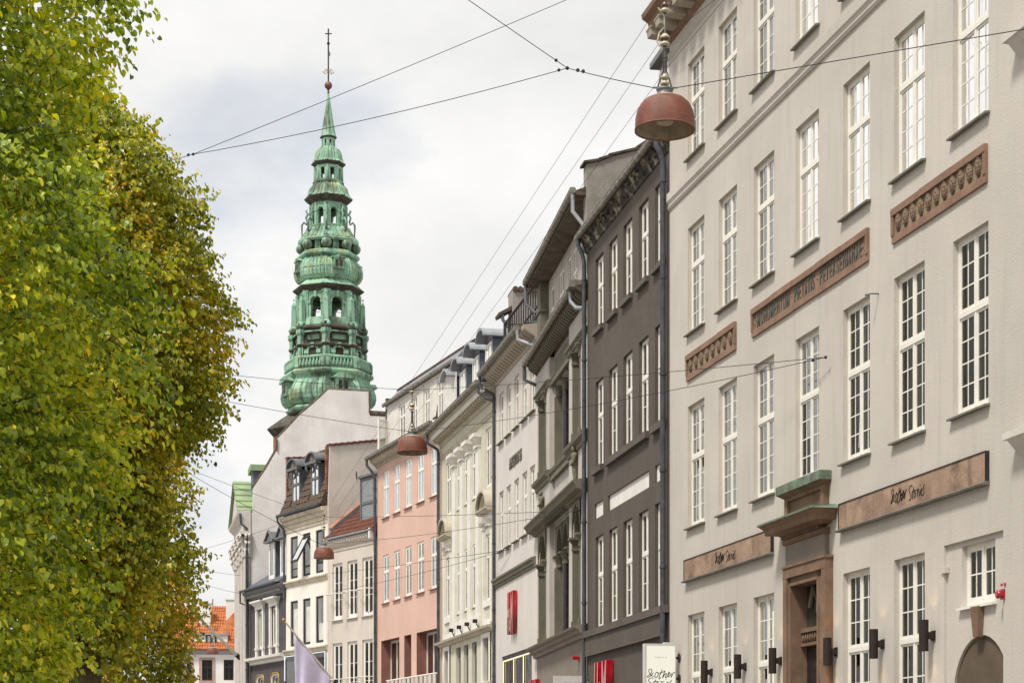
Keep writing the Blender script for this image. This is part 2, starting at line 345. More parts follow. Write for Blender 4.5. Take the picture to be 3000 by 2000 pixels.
def textmesh(txt, size=1.0, extr=0.0, bold=0.0, shear=0.0):
    cu = bpy.data.curves.new('t', 'FONT'); cu.body = txt; cu.size = size; cu.extrude = extr; cu.offset = bold; cu.shear = shear; cu.resolution_u = 3
    ob = bpy.data.objects.new('t', cu); me = bpy.data.meshes.new_from_object(ob); bpy.data.objects.remove(ob); bpy.data.curves.remove(cu)
    return me
def fit_text(txt, x0, x1, z0, z1, y, th, name, mat, parent, bold=.0, shear=0.0, mats=None):
    """upright lettering in the facade plane, fitted into x0..x1, z0..z1, standing th proud of y; one mesh per word"""
    me = textmesh(txt, 1, .5, bold, shear)
    xs = [v.co.x for v in me.vertices]; ys = [v.co.y for v in me.vertices]
    a, b, c, d = min(xs), max(xs), min(ys), max(ys)
    for v in me.vertices:
        X, Y, Z = v.co
        v.co = (x0+(X-a)/(b-a)*(x1-x0), y-(Z+.5)*th, z0+(Y-c)/(d-c)*(z1-z0))
    for m in (mats or [mat]): me.materials.append(M[m])
    me.update()
    if mats:
        for p in me.polygons: p.material_index = 1 if abs(p.normal.y) > .5 else 0
    return link(name, me, parent)
def letters(txt, x0, x1, z0, z1, y, th, name, mat, parent, bold=.0):
    """each character a mesh of its own, spread over x0..x1"""
    adv = {'I': .34, ' ': .38, '.': .3, ':': .3, 'M': 1.0, 'N': .85, '\u00b7': .3, '1': .6, 'O': .9, 'U': .85}
    ws = [adv.get(c, .74) for c in txt]; k = (x1-x0)/sum(ws); x = x0
    for c, w in zip(txt, ws):
        if c == '\u00b7': MB().tube([(x+w*k/2, y, (z0+z1)/2), (x+w*k/2, y-th, (z0+z1)/2)], .014, 6).build(name, mat, parent)
        elif c == ':':
            for q in (.28, .72): MB().tube([(x+w*k/2, y, z0+(z1-z0)*q), (x+w*k/2, y-th, z0+(z1-z0)*q)], .013, 6).build(name, mat, parent)
        elif c != ' ': fit_text(c, x+w*k*.15, x+w*k*.85, z0, z1, y, th, name, mat, parent, bold)
        x += w*k

# ------------------------------------------------------------------ facades
class Facade:
    """vertical plane given by its vanishing column xv, its near edge (column xr at depth sr) and far edge column xl.
    local x runs along the facade from the far to the near end, y into the building, z up"""
    def __init__(s, xv, xr, sr, xl):
        s.c = sr*(xr-xv); s.xv = xv
        g = lambda px: Vector(((px-1500)/FPX*s.c/(px-xv), s.c/(px-xv)))
        s.L, s.R_ = g(xl), g(xr); d = s.R_-s.L; s.W = d.length; s.ax = d/s.W; s.iy = Vector((-s.ax.y, s.ax.x))
        s.rz = math.atan2(s.ax.y, s.ax.x)
    def depth(s, px): return s.c/(px-s.xv)
    def hit(s, px, n=0):
        u = Vector(((px-1500)/FPX, 1)); k = (s.L.dot(s.iy)-n)/u.dot(s.iy); return u*k
    def X(s, px, n=0): return (s.hit(px, n)-s.L).dot(s.ax)
    def Z(s, px, py, n=0): return EYE+(HOR-py)/FPX*s.hit(px, n).y
    def side(s, px, py, x):
        """(y, z) of the pixel on the plane across the facade at local x"""
        u = Vector(((px-1500)/FPX, 1)); k = (s.L.dot(s.ax)+x)/u.dot(s.ax); p = u*k
        return ((p-s.L).dot(s.iy), EYE+(HOR-py)/FPX*p.y)
    def world(s, x, y, z):
        p = s.L+s.ax*x+s.iy*y; return Vector((p.x, p.y, z))
    def root(s, name, label, group=None):
        e = empty(name, (s.L.x, s.L.y, 0), s.rz); tag(e, label, 'building', group); return e

# ------------------------------------------------------------------ windows
_frames, _panes, POOL = {}, {}, {}
def frame_mesh(w, h, leaves, cols, rows, tr, fw, mat, open_leaf=False):
    key = (round(w, 2), round(h, 2), leaves, cols, rows, tr, fw, mat)
    if key in _frames: return _frames[key]
    b = MB(); cells = []; d0, d1 = 0.0, .07
    b.box(0, w, d0, d1, 0, fw*1.2); b.box(0, w, d0, d1, h-fw, h); b.box(0, fw, d0, d1, fw*1.2, h-fw); b.box(w-fw, w, d0, d1, fw*1.2, h-fw)
    secs = []
    if tr:
        zt = h*(1-tr); secs = [(fw*1.2, zt-.035, rows[1]), (zt+.035, h-fw, rows[0])]
        b.box(fw, w-fw, d0-.014, d1, zt-.035, zt+.035)
    else: secs = [(fw*1.2, h-fw, rows[1])]
    mw = .05; lw = (w-2*fw-(leaves-1)*mw)/leaves; sw = .038*min(1, lw/.3+.3); mu = .02
    for za, zb, nr in secs:
        for l in range(leaves):
            xa = fw+l*(lw+mw); xb = xa+lw
            if l: b.box(xa-mw, xa, d0-.006, d1, za, zb)
            y0, y1 = d0+.006, d0+.03
            b.box(xa, xb, y0, y1, za, za+sw*1.3); b.box(xa, xb, y0, y1, zb-sw, zb); b.box(xa, xa+sw, y0, y1, za+sw*1.3, zb-sw); b.box(xb-sw, xb, y0, y1, za+sw*1.3, zb-sw)
            ia, ib, ja, jb = xa+sw, xb-sw, za+sw*1.3, zb-sw
            cw, ch = (ib-ia-(cols-1)*mu)/cols, (jb-ja-(nr-1)*mu)/nr
            for c in range(1, cols): b.box(ia+c*cw+(c-1)*mu, ia+c*cw+c*mu, y0+.004, y0+.016, ja, jb)
            for r in range(1, nr): b.box(ia, ib, y0+.006, y0+.014, ja+r*ch+(r-1)*mu, ja+r*ch+r*mu)
            for c in range(cols):
                for r in range(nr): cells.append((ia+c*(cw+mu)+cw/2, ja+r*(ch+mu)+ch/2, cw, ch))
    me = b.mesh('window', mat); _frames[key] = (me, cells); return _frames[key]
def pane_mesh(w, h, g):
    key = (round(w, 3), round(h, 3), g)
    if key not in _panes: _panes[key] = MB().box(-w/2, w/2, -.003, .003, -h/2, h/2).mesh('pane', g)
    return _panes[key]
rp = random.Random(3)
def window(root, x0, x1, z0, z1, y=.12, leaves=2, cols=1, rows=(1, 2), tr=.36, fw=.05, mat='white_paint', glass='glass', sill=None, so=.08, pool=None, tilt=.5, sx=.05):
    me, cells = frame_mesh(x1-x0, z1-z0, leaves, cols, rows, tr, fw, mat)
    w = link('window', me, root, (x0, y, z0))
    for cx, cz, cw, ch in cells:
        rot = (R(rp.gauss(0, tilt)), 0, R(rp.gauss(0, tilt)))
        if pool is not None: pool.append((w, cx, cz, cw, ch, rot, glass, x0, y, z0))
        else: link('pane', pane_mesh(cw, ch, glass), w, (cx, .021, cz), rot)
    if sill:
        b = MB(); b.hexa([(-sx, -y-so, -.05), (x1-x0+sx, -y-so, -.05), (x1-x0+sx, .0, -.035), (-sx, .0, -.035), (-sx, -y-so, -.022), (x1-x0+sx, -y-so, -.022), (x1-x0+sx, .0, .004), (-sx, .0, .004)]); b.build('sill', sill, w)
    return w
def flush_pool(root, pool, key, limit=290):
    """the panes that show largest become parts of their window, the rest one sheet of glazing"""
    pool.sort(key=key); rest = MB()
    for i, (w, cx, cz, cw, ch, rot, g, x0, y, z0) in enumerate(pool):
        if i < limit: link('pane', pane_mesh(cw, ch, g), w, (cx, .021, cz), rot)
        else:
            a, b_ = rot[0]*ch/2, rot[2]*cw/2; X, Y, Z = x0+cx, y+.021, z0+cz
            P = lambda sx_, sz, dy: (X+sx_*cw/2, Y+sx_*b_-sz*a+dy, Z+sz*ch/2)
            rest.hexa([P(-1, -1, -.003), P(1, -1, -.003), P(1, -1, .003), P(-1, -1, .003), P(-1, 1, -.003), P(1, 1, -.003), P(1, 1, .003), P(-1, 1, .003)])
    if rest.v: o = rest.build('glazing', 'glass', root); o['kind'] = 'stuff'
def shell(root, f, z1, depth=7, mat='grey_render', inner='interior_dark', iy=.75, x0=0, x1=None, xin=.06):
    """side and back walls, ceiling and the dark rooms behind the windows"""
    x1 = f.W if x1 is None else x1; b = MB()
    b.quad((x0, 0, 0), (x0, 0, z1), (x0, depth, z1), (x0, depth, 0)); b.quad((x1, 0, 0), (x1, depth, 0), (x1, depth, z1), (x1, 0, z1))
    b.quad((x0, depth, 0), (x0, depth, z1), (x1, depth, z1), (x1, depth, 0)); b.quad((x0, 0, z1), (x1, 0, z1), (x1, depth, z1), (x0, depth, z1))
    b.build('side_wall', mat, root, fix=False)
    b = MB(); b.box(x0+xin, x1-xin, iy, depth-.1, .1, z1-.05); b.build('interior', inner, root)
def gutter(root, x0, x1, n, z, r=.075, mat='gutter_metal', step=.42, end=True):
    b = MB(); b.tube([(x0, -n, z), (x1, -n, z)], r, 10)
    k = int((x1-x0)/step)
    for i in range(1, k): x = x0+(x1-x0)*i/k; b.tube([(x-.012, -n, z), (x+.012, -n, z)], r*1.13, 10)
    b.tube([(x0, -n-r*.8, z+r*.75), (x1, -n-r*.8, z+r*.75)], r*.2, 6)
    return b.build('gutter', mat, root)
def pipe(root, pts, r=.05, mat='pipe_dark', rings=2.2, name='downpipe'):
    b = MB(); b.tube(pts, r, 10)
    for p, q in zip(pts, pts[1:]):
        p, q = Vector(p), Vector(q)
        if abs(p.z-q.z) > 2:
            z = max(p.z, q.z)-.4
            while z > min(p.z, q.z): b.tube([(p.x, p.y, z-.03), (p.x, p.y, z+.03)], r*1.25, 10); z -= rings
    return b.build(name, mat, root)
def cornice(root, x0, x1, prof, mat, name='cornice'):
    """prof: (n outward, z) points from the bottom at the wall to the top; closed back at the wall"""
    poly = [(-n, z) for n, z in prof]+[(.02, prof[-1][1]), (.02, prof[0][1])]
    return MB().prism(poly, 'x', x0, x1).build(name, mat, root)
def repeat(root, name, me, xs, y=0, z=0):
    for x in xs: link(name, me, root, (x, y, z))
def frange(a, b, n): return [a+(b-a)*(i+.5)/n for i in range(n)]
def tiled(b, o, u, v, w, nu, nv, lift=.06, jit=.0):
    """rows of pantiles on the plane o + u (along) + v (up the slope), w its outward normal"""
    o, u, v, w = Vector(o), Vector(u), Vector(v), Vector(w).normalized()
    for j in range(nv):
        for i in range(nu):
            a = o+u*(i/nu)+v*(j/nv); du, dv = u/nu, v/nv*1.12; k = random.uniform(-jit, jit)
            pr = [(0, .0), (.25, .7), (.55, 1.0), (.8, .5), (1.0, .0)]
            vs = [a+du*t+w*(lift*h+lift*.5+k) for t, h in pr]+[a+dv+du*t+w*(lift*h*.9) for t, h in pr]+[a+du*t-w*.01 for t, h in pr]
            n = len(pr); b.add(vs, [(q, q+1, n+q+1, n+q) for q in range(n-1)]+[(2*n+q, 2*n+q+1, q+1, q) for q in range(n-1)])
# ------------------------------------------------------------------ ground
E = lambda z: z+EYE
g = MB(); g.quad((-400, -120, 0), (400, -120, 0), (400, 900, 0), (-400, 900, 0)); go = g.build('ground', 'paving'); go['kind'] = 'structure'; go['label'] = 'paved pedestrian street'

# ------------------------------------------------------------------ handwriting used on the shop signs
HW_OTHER = [[(590, 1205), (545, 1268), (470, 1328), (420, 1340), (400, 1330), (430, 1300), (510, 1240), (545, 1170), (532, 1115), (490, 1100), (450, 1130), (455, 1190), (500, 1260), (555, 1310), (600, 1325)],
  [(720, 1190), (670, 1220), (640, 1290), (650, 1345), (690, 1350), (735, 1300), (750, 1230), (720, 1190), (770, 1222), (880, 1195), (960, 1152)],
  [(880, 1115), (840, 1200), (790, 1310), (770, 1370), (790, 1392), (830, 1350)],
  [(968, 1145), (930, 1240), (885, 1365), (960, 1255), (1010, 1225), (1000, 1290), (978, 1350), (1020, 1340), (1090, 1255), (1120, 1210), (1095, 1190), (1065, 1230), (1060, 1290), (1085, 1325), (1135, 1280), (1160, 1238), (1190, 1255), (1160, 1350)],
  [(1162, 1345), (1190, 1290), (1230, 1212), (1265, 1190), (1282, 1208)]]
HW_STORIES = [[(590, 1392), (560, 1365), (500, 1370), (445, 1410), (440, 1450), (480, 1490), (530, 1520), (540, 1560), (500, 1600), (430, 1605)],
  [(668, 1412), (620, 1520), (600, 1590), (635, 1598)], [(570, 1484), (700, 1468), (760, 1472)],
  [(720, 1490), (680, 1540), (690, 1590), (740, 1580), (760, 1520), (720, 1490)], [(800, 1478), (862, 1478), (845, 1590)], [(852, 1530), (890, 1484), (935, 1470)],
  [(962, 1508), (940, 1595)], [(985, 1420), (996, 1408)], [(1000, 1560), (1060, 1520), (1075, 1490), (1040, 1485), (1010, 1540), (1030, 1592), (1085, 1570)],
  [(1188, 1420), (1150, 1462), (1130, 1500), (1170, 1540), (1160, 1590), (1105, 1602)]]
def handwrite(strokes, fx, fz, y, th, name, mat, parent):
    for st in strokes:
        p = [Vector((fx(a), y, fz(b))) for a, b in st]; q = [p[0]]
        for i in range(len(p)-1):
            a, b, c, d = p[max(i-1, 0)], p[i], p[i+1], p[min(i+2, len(p)-1)]
            for t in (.33, .67, 1): q.append(.5*((2*b)+(c-a)*t+(2*a-5*b+4*c-d)*t*t+(3*b-a-3*c+d)*t**3))
        MB().tube(q, th, 6).build(name, mat, parent)

# ------------------------------------------------------------------ cream building on the right
FR = Facade(295, 3350, 64745/(3350-295), 1962)
rt = FR.root('cream_building', 'long cream rendered building with stone reliefs and inscription, at right')
X, Z = FR.X, FR.Z
COLS = [(2015.5, 2063.2), (2105.8, 2158.6), (2207.8, 2268), (2330.3, 2399.5), (2469.7, 2548.7), (2619.3, 2709.1), (2790.9, 2897.1)]
cols = [(X(a), X(b)) for a, b in COLS]; wwid = 1.06
cols = [((a+b)/2-wwid/2, (a+b)/2+wwid/2) for a, b in cols]
RA, RB, RC, RG = (E(12.27), E(14.18)), (E(8.77), E(10.885)), (E(4.90), E(7.32)), (E(-.1), E(3.15))
ops, pool = [], []
for i, (a, b) in enumerate(cols):
    if i < 5: ops.append((a, b, *RA, .14))
    ops.append((a, b, *RB, .14)); ops.append((a, b, *RC, .14))
    if i in (0, 1, 2, 4, 5): ops.append((a, b, *RG, .16))
dx0, dx1 = X(2331), X(2411)
ops.append((dx0, dx1, 0.1, E(3.17), .3))
gx, gR = X(2863.5), .82; gz = E(1.85)-gR
sx0, sx1, sz0, sz1 = X(2809.7), X(2906.5), E(2.27), E(3.10)
rx0, rx1, rz = X(2765.3), X(2939.3), E(3.165)          # shallow recessed field round the gate
TOP = E(15.08)
w = MB()
w.wall(0, FR.W, 0, TOP, 0, ops+[(rx0, rx1, 0, rz, .045)])
w.wall(rx0, rx1, 0, rz, .045, [(sx0, sx1, sz0, sz1, .1), (gx-gR, gx+gR, 0, gz+gR+.0, .06)])
w.arch(gx-gR, gx+gR, gz, gz+gR, .045, .1, 18)
w.build('wall', 'cream_plaster', rt, fix=False)
shell(rt, FR, TOP, 9, 'cream_plaster', iy=.9)
MB().box(rx0-.05, rx0+.08, -.025, .04, E(2.78), E(2.86)).build('stone_stop', 'cream_plaster', rt)
for i, (a, b) in enumerate(cols):
    k = dict(cols=2, pool=pool, sill='cream_sill', fw=.05, tilt=.16, so=.08)
    if i < 5: window(rt, a, b, *RA, y=.08, rows=(2, 3), tr=.40, glass='glass_bright', **k)
    window(rt, a, b, *RB, y=.08, rows=(2, 4), tr=.37, glass='glass_bright', **k)
    window(rt, a, b, *RC, y=.08, rows=(3, 4), tr=.43, glass='glass' if i < 3 else 'glass_dark', **k)
    if i in (0, 1, 2, 4, 5): window(rt, a, b, *RG, y=.085, rows=(3, 4), tr=.375, glass='glass_dark', **k)
window(rt, sx0, sx1, sz0, sz1, y=.12, cols=2, rows=(1, 2), tr=None, fw=.055, glass='glass_dark', pool=pool, sill='white_trim', so=.02, tilt=.16)
flush_pool(rt, pool, lambda p: -p[7])
a_, b_ = cols[2]; MB().box(a_+.1, a_+.32, .3, .34, E(1.2), E(2.9)).build('lit_display', 'strip_glow', rt); a_, b_ = cols[1]; MB().box(a_+.1, a_+.5, .5, .55, E(1.0), E(2.7)).build('lit_display', 'interior_warm', rt)
# shutter hooks and espagnolette rods behind a few panes
for i, r in ((0, RA), (2, RB), (3, RB), (4, RC), (0, RC)):
    a, b = cols[i]; m = (a+b)/2
    MB().tube([(m-.1, .09, r[0]+.18), (m-.02, .075, r[0]+.62), (m, .085, r[0]+.8)], .008, 5).build('window_stay', 'white_trim', rt)
cornice(rt, 0, FR.W, [(0, E(11.60)), (.03, E(11.61)), (.055, E(11.66)), (.03, E(11.70)), (.045, E(11.74)), (.07, E(11.78)), (.07, E(11.94)), (0, E(11.97))], 'cream_plaster', 'belt_course')
cornice(rt, 0, FR.W, [(0, E(14.69)), (.05, E(14.74)), (.03, E(14.78)), (.06, E(14.82)), (0, E(14.9))], 'cream_plaster', 'string_course')
cornice(rt, -.05, FR.W, [(0, E(15.02)), (.08, E(15.08)), (.12, E(15.30)), (.42, E(15.31)), (.46, E(15.46)), (.58, E(15.53)), (.60, E(15.62)), (0, E(15.7))], 'sandstone_frame')
md = MB(); md.hexa([(-.14, -.38, .03), (.14, -.38, .03), (.14, 0, 0), (-.14, 0, 0), (-.14, -.40, .17), (.14, -.40, .17), (.14, 0, .19), (-.14, 0, .19)]).box(-.17, .17, -.41, 0, .17, .2)
repeat(rt, 'modillion', md.mesh('modillion', 'shop_cornice'), [.12+.58*i for i in range(14)], -.09, E(15.10))
# carved friezes
def relief_frame(x0, x1, z0, z1, bw=.075, bt=.10, bb=.11, fm='sandstone_field'):
    p = empty('frieze', (0, 0, 0)); p.parent = rt
    n = max(2, round((x1-x0)/1.1))
    MB().box(x0+bw, x1-bw, -.012, .01, z0+bb, z1-bt).build('field', fm, p)
    for i in range(n):
        a, b = x0+(x1-x0)*i/n, x0+(x1-x0)*(i+1)/n; e = random.uniform(0, .012)
        MB().box(a+.002, b-.002, -.055-e, .01, z1-bt, z1+e).build('stone', 'sandstone_frame', p)
        MB().box(a+.002, b-.002, -.035-e/2, .01, z0-e, z0+bb).build('stone', 'sandstone_frame', p)
    for a, b in ((x0, x0+bw), (x1-bw, x1)): MB().box(a, b, -.05, .01, z0+bb, z1-bt).build('stone', 'sandstone_frame', p)
    return p
rm = random.Random(11)
def mask_mesh(wd_, ht, dp, sd):
    """bearded head carved in relief: brow, nose, cheeks, curls"""
    rr = random.Random(sd); nu, nv = 13, 17; vs, fs = [], []
    for j in range(nv):
        for i in range(nu):
            u, v = i/(nu-1)*2-1, j/(nv-1)*2-1; q = u*u*1.05+v*v
            k = 1/math.sqrt(max(1, u*u+v*v)); uu, vv = u*k if abs(u) > .7 else u, v
            h = max(0, 1-q*.92)**.5
            h += .30*math.exp(-(u/.13)**2-((v-.02)/.2)**2)+.16*math.exp(-((v-.28)/.08)**2)*max(0, 1-abs(u)*1.3)
            h -= .28*sum(math.exp(-((u-s_*.3)/.13)**2-((v-.14)/.09)**2) for s_ in (-1, 1))+.25*math.exp(-(u/.22)**2-((v+.3)/.05)**2)
            if v < -.3 or abs(u) > .62 or v > .55: h += rr.uniform(-.18, .22)
            half = math.sqrt(max(.02, 1-abs(v)**2.4)); half *= (1 if v > 0 else 1+.12*v)
            vs.append((u*half*wd_/2, -max(0, h)*dp, v*ht/2))
    for j in range(nv-1):
        for i in range(nu-1): fs.append((j*nu+i, j*nu+i+1, (j+1)*nu+i+1, (j+1)*nu+i))
    return MB().add(vs, fs, False).mesh('mask', 'carved_stone')
masks = [mask_mesh(.155, .33, .055, k) for k in range(4)]
for (a, b, n) in ((2014.6, 2158.6, 8), (2618, 2894.8, 11)):
    x0, x1, z0, z1 = X(a), X(b), E(7.83), E(8.335); p = relief_frame(x0, x1, z0, z1)
    for i, x in enumerate(frange(x0+.1, x1-.1, n)):
        link('mask', masks[i % 4], p, (x, -.008, z0+.275+rm.uniform(-.005, .005)), (0, R(rm.uniform(-4, 4)), 0))
x0, x1 = X(2206.4), X(2547.8); p = relief_frame(x0, x1, E(7.83), E(8.335), fm='sandstone_frame')
letters(':\u00b7MONUMENTUM \u00b7 PIETATIS \u00b7 PETERSENIANAE\u00b7:', x0+.13, x1-.13, E(7.945), E(8.225), -.012, .010, 'letter', 'letter_bronze', p, .008)
# two wooden-looking stone name boards with handwriting
for a, b, la, lb in ((2011, 2267, 2103, 2162), (2466, 2898, 2620, 2718)):
    x0, x1, z0, z1 = X(a), X(b), E(3.86), E(4.25); p = empty('name_board'); p.parent = rt
    nb = 3 if b-a > 300 else 2
    for i in range(nb): MB().box(x0+(x1-x0)*i/nb+.002, x0+(x1-x0)*(i+1)/nb-.002, -.05, .01, z0, z1).build('stone', 'sandstone', p)
    for q in ((x0-.008, x0+.004, -.062, .0, z0-.02, z1+.012), (x1-.004, x1+.008, -.062, .0, z0-.02, z1+.012), (x0, x1, -.062, .0, z1+.001, z1+.012)): MB().box(*q).build('edge_strip', 'iron_dark', p)
    MB().prism([(.01, z0-.05), (-.10, z0-.055), (-.11, z0-.03), (-.06, z0-.002), (.01, z0-.002)], 'x', x0-.02, x1+.02).build('ledge', 'cream_sill', p)
    MB().box(x0, x1, -.065, .0, z0-.012, z0-.003).build('edge_strip', 'iron_dark', p)
    ua, ub = X(la), X(lb); sp = (ub-ua)
    fz = lambda v: E(3.94)+(1400-v)/320*.27
    handwrite(HW_OTHER, lambda u: ua+(u-400)/880*sp*.48, fz, -.052, .0075, 'handwriting', 'black_letter', p)
    handwrite(HW_STORIES, lambda u: ua+sp*.55+(u-430)/760*sp*.45, lambda v: fz(v-215), -.052, .0075, 'handwriting', 'black_letter', p)
# portal
po = empty('portal'); po.parent = rt
j0, j1 = X(2300, .1), X(2424, .1); zt = E(3.46)
for a, b in ((j0, dx0), (dx1, j1)):
    m = MB(); s_ = 1 if a < dx0 else -1; e0, e1 = (a, b) if s_ > 0 else (b, a)
    m.box(min(e0, e0+s_*.17), max(e0, e0+s_*.17), -.14, .02, 0, zt); m.box(min(e0+s_*.17, e1), max(e0+s_*.17, e1), -.09, .02, 0, zt-.17)
    m.box(min(e1-s_*.07, e1+s_*.014), max(e1-s_*.07, e1+s_*.014), -.105, .22, 0, zt-.28); m.build('jamb', 'portal_stone', po)
m = MB(); m.box(j0, j1, -.145, .02, zt-.17, zt+.0); m.box(j0+.17, j1-.17, -.09, .02, zt-.26, zt-.17); m.box(dx0-.01, dx1+.01, -.11, .22, E(3.15), E(3.2)); m.box(j0-.02, j1+.02, -.165, .02, zt, zt+.04); m.build('lintel', 'portal_stone', po)
f0, f1 = X(2304, .06), X(2419, .06)
MB().box(f0, f1, -.08, .02, zt+.04, E(3.90)).build('frieze_panel', 'palazzo_base', po)
cornice(po, f0-.04, f1+.04, [(.08, E(3.86)), (.12, E(3.88)), (.13, E(3.95)), (0, E(3.96))], 'portal_stone', 'moulding')
m = MB()
for x in frange(f0, f1-.1, 24): m.box(x-.016, x+.016, -.165, .0, E(3.955), E(4.02))
for k, x in enumerate(frange(f0, f1-.1, 24)): MB().box(x-.016, x+.016, -.165, .0, E(3.955), E(4.02)).build('dentil', 'portal_stone', po)
m = MB()
for o, zz, o2, z2 in ((.15, 4.02, .18, 4.06), (.34, 4.06, .36, 4.15), (.36, 4.15, .43, 4.22)):
    m.hexa([(f0-o+.05, -o-.0, E(zz)), (f1+o-.05, -o, E(zz)), (f1+o-.05, .02, E(zz)), (f0-o+.05, .02, E(zz)), (f0-o2+.05, -o2, E(z2)), (f1+o2-.05, -o2, E(z2)), (f1+o2-.05, .02, E(z2)), (f0-o2+.05, .02, E(z2))])
m.build('hood_cornice', 'portal_stone', po)
MB().hexa([(f0-.40, -.45, E(4.222)), (f1+.40, -.45, E(4.222)), (f1+.40, .02, E(4.222)), (f0-.40, .02, E(4.222)), (f0-.40, -.45, E(4.255)), (f1+.40, -.45, E(4.255)), (f1+.30, .02, E(4.30)), (f0-.30, .02, E(4.30))]).build('copper_flashing', 'patina', po)
m = MB(); m.wall(f0, f1, E(4.28), E(4.70), -.10, [(f0+.14, f1-.14, E(4.30), E(4.60), .05)]); m.box(f0, f1, -.05, .02, E(4.28), E(4.70))
m.quad((f0, -.1, E(4.28)), (f0, -.05, E(4.28)), (f0, -.05, E(4.7)), (f0, -.1, E(4.7))); m.quad((f1, -.1, E(4.28)), (f1, -.05, E(4.28)), (f1, -.05, E(4.7)), (f1, -.1, E(4.7)))
m.build('attic_panel', 'portal_stone', po, fix=False)
m = MB(); m.hexa([(f0-.01, -.11, E(4.66)), (f1+.01, -.11, E(4.66)), (f1+.01, .02, E(4.66)), (f0-.01, .02, E(4.66)), (f0-.1, -.2, E(4.72)), (f1+.1, -.2, E(4.72)), (f1+.1, .02, E(4.72)), (f0-.1, .02, E(4.72))]); m.build('moulding', 'portal_stone', po)
MB().box(f0-.11, f1+.11, -.215, .02, E(4.722), E(4.87)).build('copper_flashing', 'patina', po)
# door: oval and lozenge fanlight, carved transom, dark leaf
MB().box(dx0, dx1, .20, .26, 0, E(2.13)).build('door', 'dark_door', po)
for zz in (.3, 1.15): MB().box(dx0+.14, dx1-.14, .185, .20, E(zz-.55), E(zz+.12)).build('door_panel', 'dark_door', po)
MB().box(dx0+.0, dx1, .20, .28, E(2.13), E(3.17)).build('fanlight_back', 'interior_dark', po)
cxm, czm = (dx0+dx1)/2+.22, E(2.78); ring = [(cxm+.21*math.cos(t*math.pi/12), .16, czm+.27*math.sin(t*math.pi/12)) for t in range(25)]
MB().tube(ring, .045, 8).build('fanlight_ring', 'palazzo_base', po)
MB().lathe([(.0, 0), (.19, .0)], 20).build('pane', 'glass_dark', po, (cxm, .175, czm), (R(90), 0, 0)).scale = (1, 1.3, 1)
lx = cxm-.42; loz = [(lx-.17, .16, czm), (lx, .16, czm+.34), (lx+.17, .16, czm), (lx, .16, czm-.34), (lx-.17, .16, czm)]
MB().tube(loz, .04, 6, smooth=False).build('fanlight_lozenge', 'palazzo_base', po)
MB().box(dx0, dx1, .08, .22, E(2.36), E(2.43)).build('transom', 'portal_stone', po); MB().box(dx0, dx1, .08, .22, E(2.13), E(2.18)).build('transom', 'portal_stone', po)
MB().box(dx0, dx1, .14, .22, E(2.18), E(2.36)).build('transom_field', 'iron_dark', po)
for k, x in enumerate(frange(dx0+.03, dx1-.03, 11)): MB().tube([(x-.035, .115, E(2.195)), (x+.02, .10, E(2.27)), (x-.01, .115, E(2.345))], [.016, .024, .014], 6).build('carved_leaf', 'portal_stone', po)
# gate with keystone
MB().box(gx-gR, gx+gR, .085, .15, 0, gz+gR).build('gate_leaf', 'gate_board', rt)
m = MB(); m.hexa([(gx-.075, -.03, gz+gR-.03), (gx+.075, -.03, gz+gR-.03), (gx+.075, .05, gz+gR-.03), (gx-.075, .05, gz+gR-.03), (gx-.115, -.05, sz0-.04), (gx+.115, -.05, sz0-.04), (gx+.115, .05, sz0-.04), (gx-.115, .05, sz0-.04)])
m.build('keystone', 'portal_stone', rt)
for za, zb in ((E(9.18), E(9.42)), (E(4.12), E(4.34))):
    x = X(2990); m = MB(); m.box(x-.08, x+.6, -.22, .02, zb-.09, zb); m.prism([(.02, za-.1), (-.2, zb-.09), (.02, zb-.09)], 'x', x, x+.5); m.build('stone_bracket', 'stone_white', rt)
x = X(2574); MB().tube([(x, .02, E(7.24)), (x-.0, -.12, E(7.235)), (x-.05, -.2, E(7.225))], [.012, .012, .02], 6).build('wall_hook', 'steel', rt)

# wall lamps, siren and hanging sign on the cream building (things of their own)
def at_wall(f, name, x, z, label, cat, group=None):
    p = f.world(x, 0, z); e = empty(name, p, f.rz); tag(e, label, cat, group); return e
LN = ['leftmost brown cylinder wall lamp on cream facade', 'second brown cylinder wall lamp from left on cream facade', 'brown cylinder wall lamp just left of the stone doorway', 'brown cylinder wall lamp just right of the stone doorway', 'brown cylinder wall lamp between the two ground windows right of the door', 'rightmost brown cylinder wall lamp, beside the arched gate']
for i, px in enumerate((2085.6, 2184.4, 2288, 2450.5, 2587.5, 2736)):
    e = at_wall(FR, 'wall_lamp', X(px), E(1.935), LN[i], 'lamp', 'cylinder lamps along the cream facade')
    MB().tube([(0, -.155, -.22), (0, -.155, .22)], .068, 20, caps=False).build('cylinder', 'lamp_brown', e)
    MB().lathe([(.0, .2), (.064, .2)], 20, (0, -.155, 0)).build('top_plate', 'lamp_brown', e)
    MB().box(-.04, .04, -.1, -.02, -.05, .05).build('bracket', 'lamp_brown', e); MB().box(-.06, .06, -.02, .0, -.07, .07).build('wall_plate', 'lamp_brown', e)
    MB().lathe([(.0, 0), (.060, 0)], 16, (0, -.155, -.205)).build('bulb_lens', 'warm_glow', e)
    ld = bpy.data.lights.new('lamp_light', 'SPOT'); ld.energy = 2.2; ld.color = (1, .62, .25); ld.spot_size = R(95); ld.spot_blend = .6; ld.shadow_soft_size = .03
    for zz, rx in ((-.24, 0), (.24, 180)):
        l = bpy.data.objects.new('lamp_light', ld); COL.objects.link(l); l.parent = e; l.location = (0, -.155, zz); l.rotation_euler = (R(rx), 0, 0)
e = at_wall(FR, 'alarm_siren', X(2940), FR.Z(2940, 1740), 'small red alarm siren right of the little gate window', 'siren')
